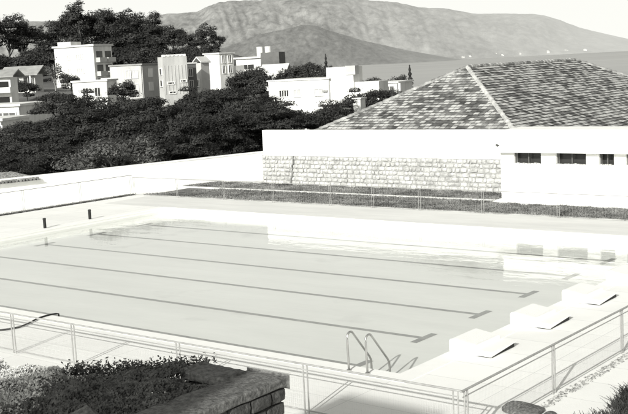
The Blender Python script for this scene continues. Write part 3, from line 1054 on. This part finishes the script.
# unseen building added behind the viewpoint, sized to shade planter and deck
P1 = on_z(80, 368, TZ); P2 = on_z(446, 412, DZ)
ybk = -29.0
k = 0.25/0.968
xl = P1.x+k*(P1.y-ybk); xr = P2.x+k*(P2.y-ybk)
zt_ = DZ+(-2.72-ybk)/0.968*math.tan(SUN_EL)*1.0
ch = thing('shade_building', 'plain flat roofed building added unseen behind the viewpoint to shade the planter', 'building', (xl, ybk, DZ))
b = MB(); b.box(0, xr-xl, -9, 0, -0.4, zt_-DZ-0.15); b.build('wall', MAT['white_paint'], ch)
b = MB(); b.box(-0.01, xr-xl+0.01, -9.2, 0.02, zt_-DZ-0.149, zt_-DZ); b.build('roof', MAT['roof_grey'], ch)
for fl in range(3):
    for q in range(3):
        f = MB(); x0 = 0.8+q*(xr-xl-1)/3; z0 = 1.0+fl*3.4
        f.box(x0, x0+1.2, 0.002, 0.05, z0, z0+1.4); fo = f.build('window', MAT['fence_white'], ch)
        p = MB(); p.box(x0+0.08, x0+1.12, 0.051, 0.06, z0+0.08, z0+1.32); p.build('pane', MAT['dark_glass'], fo)

# ------------------------------------------------------------------ houses on the slope
def house(name, label, cat, xl, xc, xr, yt, yb, D, ang):
    """near vertical corner at pixel xc, depth D; front runs left to xl, side runs back to xr"""
    Pb = at(xc, yb, D); Pt = at(xc, yt, D)
    u = -(HR*math.cos(ang))+HF*math.sin(ang)        # along the front, leftwards
    v = HR*math.sin(ang)+HF*math.cos(ang)
    def solve(dr, target, lo=0.05, hi=80):
        for _ in range(50):
            m = (lo+hi)/2
            x = project(Pb+dr*m)[0]
            if (x < target) == (target < xc): hi = m
            else: lo = m
        return (lo+hi)/2
    W = solve(u, xl); Lr = solve(v, xr) if xr > xc+0.2 else 8.0
    rz = math.atan2(-u.y, -u.x)
    root = thing(name, label, cat, Pb, rz)
    return root, W, Lr, Pt.z-Pb.z
def hbox(parent, name, m, x0, x1, y0, y1, z0, z1):
    b = MB(); b.box(x0, x1, y0, y1, z0, z1)
    return b.build(name, m, parent)
def win(parent, face, s0, s1, z0, z1, frame='house_white', mull=True, pane='dark_glass'):
    """window on the front (y=0, x=s) or on the side (x=0, y=s)"""
    f, p = MB(), MB()
    tk = 0.10
    def bx(b_, a0, a1, c0, c1, d0, d1):
        if face == 'front': b_.box(a0, a1, -d1, -d0, c0, c1)
        else: b_.box(d0, d1, a0, a1, c0, c1)
    bx(f, s0-tk, s0, z0-tk, z1+tk, 0.002, 0.10); bx(f, s1, s1+tk, z0-tk, z1+tk, 0.002, 0.10)
    bx(f, s0, s1, z1, z1+tk, 0.002, 0.10); bx(f, s0, s1, z0-tk, z0, 0.002, 0.14)
    if mull: bx(f, (s0+s1)/2-0.04, (s0+s1)/2+0.04, z0, z1, 0.02, 0.07)
    bx(p, s0, s1, z0, z1, 0.003, 0.018)
    fo = f.build('window', MAT[frame], parent)
    p.build('pane', MAT[pane], fo)
    return fo

# 1  apartment block, upper left
ap, W, Lr, Ht = house('apartment_block', 'white four storey apartment block below the tall trees at upper left', 'building', 58, 97, 115, 46, 98, 205, R(22))
hbox(ap, 'wall', MAT['house_white'], -W, 0, 0.0, Lr, -4, Ht)
hbox(ap, 'roof', MAT['roof_pale'], -W-0.3, 0.3, -0.3, Lr+0.3, Ht+0.002, Ht+0.35)
hbox(ap, 'stair_tower', MAT['house_white'], -W+0.2, -W+3.2, 1.0, 4.5, Ht+0.352, Ht+1.1)
for fl in range(3):
    z0 = Ht-2.3-fl*2.6
    for s in (0.30, 0.40, 0.63):
        win(ap, 'front', -W*s-0.35, -W*s+0.35, z0, z0+0.8, pane='plaster_grey')
    for q in range(2):
        y0 = Lr*(0.10+0.48*q)
        bo = hbox(ap, 'balcony', MAT['plaster_grey'], 0.002, 0.9, y0, y0+Lr*0.40, z0-0.75, z0+0.12)
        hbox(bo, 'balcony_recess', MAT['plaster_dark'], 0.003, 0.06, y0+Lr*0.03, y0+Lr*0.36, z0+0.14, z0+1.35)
# 2 small pitched house at far left
def gable(parent, name, m, x0, x1, y0, y1, z, rise, over=0.5, along='x'):
    b = MB()
    x0 -= over; x1 += over; y0 -= over; y1 += over
    th = 0.18
    if along == 'x':
        ym = (y0+y1)/2
        for dz in (0,):
            b.add([(x0,y0,z),(x1,y0,z),(x1,ym,z+rise),(x0,ym,z+rise),(x0,y1,z),(x1,y1,z),
                   (x0,y0,z-th),(x1,y0,z-th),(x1,ym,z+rise-th),(x0,ym,z+rise-th),(x0,y1,z-th),(x1,y1,z-th)],
                  [(0,1,2,3),(3,2,5,4),(7,6,9,8),(8,9,10,11),(0,6,7,1),(5,11,10,4),(1,7,8,2),(2,8,11,5),(3,9,6,0),(4,10,9,3)])
    else:
        xm = (x0+x1)/2
        b.add([(x0,y0,z),(x0,y1,z),(xm,y1,z+rise),(xm,y0,z+rise),(x1,y0,z),(x1,y1,z),
               (x0,y0,z-th),(x0,y1,z-th),(xm,y1,z+rise-th),(xm,y0,z+rise-th),(x1,y0,z-th),(x1,y1,z-th)],
              [(1,0,3,2),(2,3,4,5),(6,7,8,9),(9,8,11,10),(0,1,7,6),(5,4,10,11),(0,6,9,3),(3,9,10,4),(2,8,7,1),(5,11,8,2)])
    return b.build(name, m, parent)
h2, W, Lr, Ht = house('pitched_house', 'small house with a wide dark pitched roof at far left', 'house', 8, 36, 44, 74, 92, 190, R(14))
hbox(h2, 'wall', MAT['plaster_grey'], -W, 0, 0, Lr, -3, Ht)
gable(h2, 'roof', MAT['roof_grey'], -W, 0, 0, Lr, Ht, 1.5, 1.1)
win(h2, 'front', -W*0.75, -W*0.55, 0.5, Ht-0.6); win(h2, 'front', -W*0.4, -W*0.1, 0.2, Ht-0.5)
hbox(h2, 'veranda_post', MAT['house_white'], -W*0.95, -W*0.95+0.25, -0.9, -0.65, -2, Ht-0.2)
hbox(h2, 'veranda_post', MAT['house_white'], -0.6, -0.35, -0.9, -0.65, -2, Ht-0.2)
# 3 white house with balconies, left edge
h3, W, Lr, Ht = house('balcony_house', 'white two storey house with stacked balconies cut by the left edge', 'house', -30, 13, 20, 77, 112, 150, R(10))
hbox(h3, 'wall', MAT['house_white'], -W, 0, 0, Lr, -3, Ht)
gable(h3, 'roof', MAT['roof_grey'], -W, 0, 0, Lr, Ht+0.18, 0.9, 0.8)
for fl, z0 in enumerate((Ht*0.12, Ht*0.56)):
    bo = hbox(h3, 'balcony', MAT['house_white'], -W*0.98, 0.5, -1.4, -0.002, z0, z0+0.75)
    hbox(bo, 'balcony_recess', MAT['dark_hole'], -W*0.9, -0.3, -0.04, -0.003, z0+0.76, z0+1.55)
# 4 low flat white roofs below it
for i, (xl_, xc_, xr_, yt_, yb_, D_, lab) in enumerate(((-30, 20, 48, 106, 122, 118, 'low white flat roofed building stepping down at far left'), (-30, 2, 30, 121, 134, 105, 'lowest white terrace building at the left edge above the dark trees'))):
    h4, W, Lr, Ht = house('flat_roof_building', lab, 'building', xl_, xc_, xr_, yt_, yb_, D_, R(8))
    hbox(h4, 'wall', MAT['house_white'], -W, 0, 0, Lr, -3, Ht)
    hbox(h4, 'roof', MAT['house_white'], -W-0.3, 0.3, -0.3, Lr+0.3, Ht+0.002, Ht+0.25)
    for k in range(3): win(h4, 'front', -W*(0.2+0.25*k)-0.7, -W*(0.2+0.25*k)+0.7, Ht*0.15, Ht*0.6, pane='plaster_dark')
# 5 cluster: low wing, mid wing, tower, rear wings
h5, W, Lr, Ht = house('low_house', 'low white house with sloping side in front of the apartment block', 'house', 74, 108, 118, 81, 102, 150, R(12))
hbox(h5, 'wall', MAT['house_white'], -W, 0, 0, Lr, -3, Ht)
hbox(h5, 'roof', MAT['roof_pale'], -W-0.2, 0.2, -0.2, Lr+0.2, Ht+0.002, Ht+0.25)
win(h5, 'front', -W*0.7, -W*0.55, Ht*0.3, Ht*0.7); win(h5, 'front', -W*0.35, -W*0.2, Ht*0.3, Ht*0.7)
h6, W, Lr, Ht = house('white_villa', 'white villa with a long low parapet left of the ribbed tower block', 'house', 112, 143, 160, 65, 98, 160, R(18))
hbox(h6, 'wall', MAT['house_cream'], -W, 0, 0.003, Lr, -3, Ht)
hbox(h6, 'side_wall', MAT['plaster_grey'], 0.002, 0.12, 0.2, Lr, -3, Ht-0.2)
hbox(h6, 'roof', MAT['roof_grey'], -W-0.15, 0.3, -0.15, Lr+0.15, Ht+0.002, Ht+0.22)
hbox(h6, 'lean_wing', MAT['house_white'], -W*1.35, -W-0.003, 0.3, Lr, -3, Ht*0.66)
for z0 in (Ht*0.20, Ht*0.62):
    for s in (0.35, 0.62):
        fo = win(h6, 'front', -W*s*0.62-0.5, -W*s*0.62+0.5, z0, z0+1.1, pane='plaster_grey')
    b = MB(); b.box(0.122, 0.2, Lr*0.35, Lr*0.6, z0, z0+1.3); b.build('side_window', MAT['house_white'], h6)
h7, W, Lr, Ht = house('tower_block', 'tall white ribbed tower block among the houses with crenel like roof edge', 'building', 160, 165, 189, 57, 96, 150, R(62))
hbox(h7, 'wall', MAT['house_cream'], -W, 0, 0, Lr, -3, Ht)
for k in range(7):
    y0 = Lr*(k+0.25)/7
    hbox(h7, 'rib', MAT['plaster_grey'], 0.002, 0.05, y0, y0+0.10, 0.2, Ht-1.2)
for k in range(6):
    y0 = Lr*(k+0.1)/6
    hbox(h7, 'roof_crenel', MAT['house_white'], -0.5, 0.05, y0, y0+Lr*0.11, Ht+0.002, Ht+0.3)
win(h7, 'side', Lr*0.15, Lr*0.40, Ht*0.30, Ht*0.34, mull=False); win(h7, 'side', Lr*0.70, Lr*0.92, Ht*0.34, Ht*0.38, mull=False); win(h7, 'side', Lr*0.2, Lr*0.45, Ht*0.06, Ht*0.10, mull=False)
for z0 in (Ht*0.25, Ht*0.55): win(h7, 'front', -W*0.7, -W*0.3, z0, z0+0.8, mull=False)
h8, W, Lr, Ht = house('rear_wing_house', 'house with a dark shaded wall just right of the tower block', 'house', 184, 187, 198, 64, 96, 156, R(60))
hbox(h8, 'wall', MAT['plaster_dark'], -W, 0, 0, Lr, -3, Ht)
hbox(h8, 'roof', MAT['roof_pale'], -W-0.1, 0.15, -0.1, Lr+0.1, Ht+0.002, Ht+0.2)
for z0 in (Ht*0.25, Ht*0.62): win(h8, 'side', Lr*0.3, Lr*0.6, z0, z0+1.0, frame='plaster_grey')
h9, W, Lr, Ht = house('grey_gable_house', 'pale grey house between the dark wall and the bright white block', 'house', 196, 203, 211, 63, 96, 160, R(35))
hbox(h9, 'wall', MAT['plaster_grey'], -W, 0, 0, Lr, -3, Ht)
gable(h9, 'roof', MAT['roof_pale'], -W, 0, 0, Lr, Ht+0.18, 0.8, 0.2, 'y')
win(h9, 'front', -W*0.65, -W*0.35, Ht*0.3, Ht*0.5)
h10, W, Lr, Ht = house('white_block', 'bright white two storey block right of the tall trees', 'building', 206, 221, 246, 54, 86, 180, R(40))
hbox(h10, 'wall', MAT['house_white'], -W, 0, 0, Lr*0.55, -3, Ht)
hbox(h10, 'low_wing', MAT['house_white'], -W*0.8, -0.2, Lr*0.552, Lr, -3, Ht*0.62)
hbox(h10, 'roof', MAT['roof_pale'], -W-0.2, 0.2, -0.2, Lr*0.55+0.2, Ht+0.002, Ht+0.25)
for z0 in (Ht*0.40, Ht*0.72):
    win(h10, 'side', Lr*0.1, Lr*0.2, z0, z0+1.2); win(h10, 'side', Lr*0.34, Lr*0.46, z0, z0+1.2)
h11, W, Lr, Ht = house('long_house', 'distant long low white house with two white water tanks on its dark end block', 'house', 237, 262, 268, 58, 74, 250, R(14))
hbox(h11, 'wall', MAT['house_white'], -W, 0, 0, Lr, -3, Ht)
hbox(h11, 'roof', MAT['roof_pale'], -W-0.5, 0, -0.5, Lr, Ht+0.002, Ht+0.4)
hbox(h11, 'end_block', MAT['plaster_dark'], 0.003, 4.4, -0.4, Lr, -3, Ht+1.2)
for k in range(2): 
    b = MB(); b.tube([(-0.8+k*2.0, 2, Ht+0.402 if k == 0 else Ht+1.202), (-0.8+k*2.0, 2, Ht+2.6)], 0.75, 12); b.build('water_tank', MAT['house_white'], h11)
win(h11, 'front', -W*0.8, -W*0.3, Ht*0.35, Ht*0.62)
h12, W, Lr, Ht = house('sloped_roof_house', 'house with a pale sloping roof half hidden in trees', 'house', 262, 284, 292, 77, 90, 200, R(18))
hbox(h12, 'wall', MAT['house_white'], -W, 0, 0, Lr, -3, Ht)
gable(h12, 'roof', MAT['roof_pale'], -W, 0, 0, Lr, Ht+0.18, 2.3, 0.5)
win(h12, 'front', -W*0.6, -W*0.3, Ht*0.3, Ht*0.7)
# 13 long white modern house mid right
h13, W, Lr, Ht = house('modern_house', 'long white flat roofed modern house with a raised block at its right end', 'house', 270, 330, 357, 79, 112, 128, R(24))
hbox(h13, 'wall', MAT['house_white'], -W, 0, 0, Lr, -3, Ht)
hbox(h13, 'roof', MAT['house_white'], -W-0.15, 0.15, -0.15, Lr+0.15, Ht+0.002, Ht+0.16)
hbox(h13, 'upper_block', MAT['house_white'], -0.4, 3.0, 0.4, 3.4, Ht*0.2, Ht+1.35)
hbox(h13, 'water_tank', MAT['plaster_grey'], 2.1, 3.3, 0.3, 1.5, Ht+0.4, Ht+1.45)
hbox(h13, 'right_wing', MAT['house_white'], 3.001, 6.0, 0.8, 4.0, -3, Ht-0.5)
for s, w_, m_ in ((0.78, 0.28, 'dark_glass'), (0.70, 0.28, 'dark_glass'), (0.52, 0.45, 'plaster_grey'), (0.16, 0.55, 'plaster_grey')):
    win(h13, 'front', -W*s-w_, -W*s+w_, Ht*0.52, Ht*0.52+0.75, pane=m_)
hbox(h13, 'window_hood', MAT['roof_grey'], -W*0.10, -W*0.02, -0.25, -0.002, Ht*0.62, Ht*0.67)
# 14 small white building right
h14, W, Lr, Ht = house('small_white_building', 'small white building with a dark opening beside the roof slope', 'building', 379, 398, 413, 83, 104, 140, R(20))
hbox(h14, 'wall', MAT['house_white'], -W, 0, 0, Lr, -3, Ht)
hbox(h14, 'roof', MAT['house_white'], -W-0.2, 0.2, -0.2, Lr+0.2, Ht+0.002, Ht+0.2)
win(h14, 'front', -W*0.62, -W*0.18, Ht*0.35, Ht*0.85, pane='plaster_dark')
hbox(h14, 'pier', MAT['house_white'], 0.2, 0.5, -0.3, -0.05, -2, Ht)
h15, W, Lr, Ht = house('garden_shed', 'tiny white shed glimpsed through leaves left of the tiled roof', 'shed', 354, 361, 366, 99, 116, 92, R(20))
hbox(h15, 'wall', MAT['house_white'], -W, 0, 0, Lr, -2, Ht)
hbox(h15, 'roof', MAT['roof_pale'], -W-0.1, 0.1, -0.1, Lr+0.1, Ht+0.002, Ht+0.1)

# ------------------------------------------------------------------ trees
def limb_trunk(rng, H, spread, r0, n_limb, m, fork=0.4):
    b = MB()
    top = (rng.uniform(-0.05, 0.05)*spread, rng.uniform(-0.05, 0.05)*spread, H*0.82)
    b.tube([(0,0,-1.0), (0.02*spread,0.01*spread,H*0.2), (top[0]*0.6,top[1]*0.6,H*0.5), top], r0, 8, r0*0.25)
    ends = []
    for k in range(n_limb):
        an = 2*PI*k/n_limb+rng.uniform(-0.4, 0.4)
        z0 = H*rng.uniform(fork*0.7, fork*1.3)
        rr_ = spread*rng.uniform(0.55, 0.9)
        ze = min(H*0.95, z0+H*rng.uniform(0.15, 0.42))
        p = [(0,0,z0), (math.cos(an)*rr_*0.35, math.sin(an)*rr_*0.35, z0+(ze-z0)*0.55), (math.cos(an)*rr_, math.sin(an)*rr_, ze)]
        b.tube(p, r0*0.42, 6, r0*0.1)
        ends.append(p[2])
        for q in range(2):
            a2 = an+rng.uniform(-0.9, 0.9)
            e = (p[1][0]+math.cos(a2)*rr_*0.5, p[1][1]+math.sin(a2)*rr_*0.5, p[1][2]+H*rng.uniform(0.08, 0.22))
            b.tube([p[1], e], r0*0.18, 5, r0*0.06); ends.append(e)
    return b, ends

def crown(rng, clumps, per, rad, size, flat=0.55, up=0.8, aspect=0.6):
    """clumps: list of (centre, scale); each clump a flattened shell of leaves"""
    Ps, Ns = [], []
    for c_, s in clumps:
        n = int(per*s)
        d = rng.normal(size=(n,3)); d /= np.linalg.norm(d, axis=1, keepdims=True)
        rr_ = rng.uniform(0.35, 1.0, (n,1))**0.5
        lump = 1+0.30*np.sin(d[:,:1]*7+c_[0]*3)*np.cos(d[:,1:2]*6+c_[1]*2)
        p = d*rr_*rad*s*lump*np.array([1,1,flat])
        p[:,2] = np.where(p[:,2] < -0.35*rad*s*flat, -0.35*rad*s*flat*rng.uniform(0.3, 1, n), p[:,2])
        Ps.append(p+np.array(c_))
        Ns.append(d*np.array([0.9,0.9,0.9])+np.array([0,0,up])+rng.normal(size=(n,3))*0.45)
    V, F = leaves(np.concatenate(Ps), np.concatenate(Ns), size, aspect, rng)
    return V, F

def make_tree(kind, seed, H, spread, m_leaf, m_bark, n_clump, per, crad, leaf, lo=0.25, flat=0.55, r0=0.22, open_=0.0):
    rng = np.random.default_rng(seed); rp = random.Random(seed)
    root = bpy.data.objects.new(kind, None); root.empty_display_size = 0.5
    COL.objects.link(root)
    tb, ends = limb_trunk(rp, H, spread, r0, 6, m_bark)
    tb.build('trunk', m_bark, root, smooth=True)
    cl = [(e, rp.uniform(0.75, 1.1)) for e in ends]
    tries = 0
    while len(cl) < n_clump and tries < 5000:
        tries += 1
        d = rng.normal(size=3); d /= np.linalg.norm(d)
        rr_ = rng.uniform(0.45, 1.0)
        z = H*(lo+(1-lo)*(0.5+0.5*d[2]*rr_))
        p = (d[0]*rr_*spread, d[1]*rr_*spread, z)
        dn = min(math.dist(p, q[0]) for q in cl)
        if open_ and (dn < open_ or dn > open_*1.5): continue
        cl.append((p, rp.uniform(0.55, 1.15)))
    V, F = crown(rng, cl, per, crad, leaf, flat)
    np_mesh('crown', V, F, m_leaf, root)
    return root

protos = {
 'dense': [make_tree('broadleaf_tree', 20+i, 8.0, 3.8, MAT['leaf_dark'], MAT['bark'], 46, 560, 1.15, 0.165, lo=0.15, flat=0.42, open_=0.95) for i in range(3)],
 'olive': [make_tree('broadleaf_tree', 40, 6.0, 2.6, MAT['leaf_olive'], MAT['bark'], 36, 420, 0.85, 0.14, lo=0.15, flat=0.7)],
 'tall': [make_tree('tall_tree', 60+i, 16.0, 4.2, MAT['leaf_far'], MAT['bark'], 30, 330, 1.65, 0.38, lo=0.32, flat=0.78, r0=0.35, open_=1.45) for i in range(3)],
 'bush': [make_tree('bushy_tree', 80+i, 5.0, 2.6, MAT['leaf_far'], MAT['bark'], 28, 260, 0.95, 0.24, lo=0.1, flat=0.75) for i in range(2)],
 'sparse': [make_tree('slender_tree', 90, 9.0, 1.9, MAT['leaf_olive'], MAT['bark_pale'], 22, 60, 0.9, 0.30, lo=0.4, flat=0.7, r0=0.16)],
}
def make_conifer():
    root = bpy.data.objects.new('conifer_tree', None); COL.objects.link(root)
    b = MB(); b.tube([(0,0,-0.5),(0,0,9.6)], 0.16, 6, 0.03); b.build('trunk', MAT['bark'], root)
    rng = np.random.default_rng(5)
    n = 3800
    z = 1.0+8.8*rng.random(n)**1.1
    tier = 0.75+0.35*np.sin(z*5.2)
    rad = (1.0-(z-1)/9.0)*1.75*tier+0.12
    a = rng.uniform(0, 2*PI, n); rr_ = rad*rng.uniform(0.3, 1, n)**0.5
    P = np.c_[np.cos(a)*rr_, np.sin(a)*rr_, z-rr_*0.15]
    N = np.c_[np.cos(a), np.sin(a), np.full(n, 0.6)]+rng.normal(size=(n,3))*0.4
    V, F = leaves(P, N, 0.26, 0.5, rng)
    np_mesh('crown', V, F, MAT['leaf_far'], root)
    return root
protos['conifer'] = [make_conifer()]
HT = {'dense': 8.3, 'olive': 6.2, 'tall': 15.7, 'bush': 5.3, 'sparse': 9.3, 'conifer': 9.8}
used = set()
def plant(kind, i, px, ytop, D, label, group=None, wide=1.0, height=None, cat='tree', rz=None, dz=0):
    """tree whose crown top shows at (px, ytop) at depth D, standing on the terrain"""
    top = at(px, ytop, D)
    gz = terrain_at(px, D)+dz
    h = max(2.0, top.z-gz) if height is None else height
    src = protos[kind][i % len(protos[kind])]
    if src.name in used: o = copy_thing(src)
    else: used.add(src.name); o = src
    s = h/HT[kind]
    o.location = (top.x, top.y, top.z-h)
    o.scale = (s*wide, s*wide, s)
    o.rotation_euler = (0, 0, random.uniform(0, 6.28) if rz is None else rz)
    for key in ('group',):
        if key in o: del o[key]
    tag(o, label, cat, group)
    return o
MASS = 'dark leafy tree in the dense mass directly behind the left white wall'
GM = 'dark trees massed behind the left white wall'
for k, (px, yt, D, w) in enumerate([(-12,132,64,1.2),(14,122,72,1.25),(40,108,78,1.15),(96,92,76,1.15),(128,87,80,1.1),(156,90,76,1.15),(184,85,84,1.1),
        (212,77,88,1.1),(236,78,86,1.05),(118,108,66,1.1),(175,104,66,1.1),(210,98,70,1.1),(236,104,72,0.9),(30,140,60,1.1),(62,128,62,1.1),(85,114,66,1.1),(150,122,61,1.0),(220,122,67,0.85),(188,126,63,0.9),(5,148,57,1.1)]):
    plant('dense', k, px, yt, D, MASS, GM, w)
plant('dense', 1, 66, 82, 92, 'round topped dark tree rising highest at the left of the dense mass', None, 0.95)
plant('olive', 0, 113, 126, 56.5, 'paler bushy tree in front of the dark mass behind the left wall', None, 1.25)
for k, (px, yt, D, w, lab) in enumerate([(272,92,76,1.1,'dark tree in front of the left end of the long modern house'),(297,99,76,1.1,'dark tree below the middle of the long modern house'),
        (326,98,82,1.0,'dark tree between the modern house and the tiled roof'),(346,90,92,0.9,'dark spreading tree before the raised block of the modern house'),
        (371,79,108,0.85,'dark tree leaning over the tiled roof left slope'),(252,88,78,0.85,'dark tree against the left end of the tall white wall')]):
    plant('dense', k, px, yt, D, lab, None, w)
TALL = 'tall dark tree on the ridge behind the white apartment block'
GT = 'tall trees on the ridge at upper left'
for k, (px, yt, D, w) in enumerate([(-14,14,250,1.1),(6,11,255,1.0),(56,16,270,1.0),(77,1,262,1.05),(98,7,270,1.0),(113,6,258,0.95),(128,9,272,1.0),(90,20,280,1.1),(68,24,285,1.1),(120,22,285,1.2)]):
    plant('tall', k, px, yt, D, TALL, GT, w)
plant('tall', 0, 22, 22, 262, 'tall dark tree left of the gap in the ridge trees', None, 0.95)
for k, (px, yt, D, w) in enumerate([(142,10,270,1.05),(155,22,262,1.1),(132,26,285,1.2),(165,26,275,1.15),(105,24,290,1.2),(40,26,285,1.1)]):
    plant('tall', k+1, px, yt, D, TALL, GT, w)
for k, (px, yt, D, w, lab) in enumerate([(172,23,262,1.15,'dark tree on the ridge above the white villa'),(188,31,255,1.15,'dark tree on the ridge above the ribbed tower block'),(205,23,250,0.95,'tree with open rounded clumps at the right end of the ridge'),(217,31,252,0.7,'small open crowned tree at the far right end of the ridge')]):
    plant('tall', k+1, px, yt, D, lab, None, w)
UND = 'low dark bushy tree filling the slope below the tall ridge trees'
for k, (px, yt, D, w) in enumerate([(-8,52,225,1.3),(18,50,228,1.3),(36,46,230,1.2),(128,48,225,1.3),(148,46,228,1.3),(168,47,226,1.3),(188,48,224,1.2),(204,46,222,1.1),(176,44,245,1.3),(196,42,245,1.2),(213,48,240,0.9),(106,40,240,1.3),(82,36,245,1.4),(60,34,245,1.4),(145,34,250,1.4),(120,30,255,1.5)]):
    plant('bush', k, px, yt, D, UND, 'bushy trees below the ridge trees', w)
plant('sparse', 0, 53, 56, 178, 'slender pale trunked tree in front of the apartment block', None, 1.0)
for k, (px, yt, D, lab) in enumerate([(70,71,175,'round dark bush at the foot of the apartment block'),(25,78,170,'leafy bush beside the pitched roof house'),(122,78,132,'spiky leafy bush in front of the white villa'),(96,78,168,'small bush between the apartment block and the villa')]):
    plant('bush', k, px, yt, D, lab, None, 1.0, height=4.0, cat='bush')
ROW = 'dark bushy tree in the row between the distant houses and the modern house'
for k, (px, yt, D, w) in enumerate([(240,66,165,0.9),(252,64,170,0.9),(263,70,160,1.0),(279,62,225,0.9),(290,64,190,1.0),(301,60,195,0.9),(312,61,190,1.0),(321,64,185,1.0),(300,70,170,1.1),(316,70,165,1.0),(284,72,172,0.8)]):
    plant('bush', k, px, yt, D, ROW, 'bushy trees around the distant houses', w, height=6.0)
for k, (px, yt, D, lab) in enumerate([(362,77,165,'low bushy tree right of the raised white block'),(377,75,170,'bushy tree by the sea between the white houses'),(396,73,168,'square topped bushy tree near the small conifer'),(366,90,104,'leafy tree close above the tiled roof edge')]):
    plant('bush', k, px, yt, D, lab, None, 0.9, height=4.5)
plant('conifer', 0, 325.5, 54, 180, 'narrow dark conifer standing behind the long modern house', None, 0.75, height=6.0)
plant('conifer', 0, 409.5, 65, 160, 'narrow pointed conifer beside the small white building by the sea', None, 0.85, height=5.5)
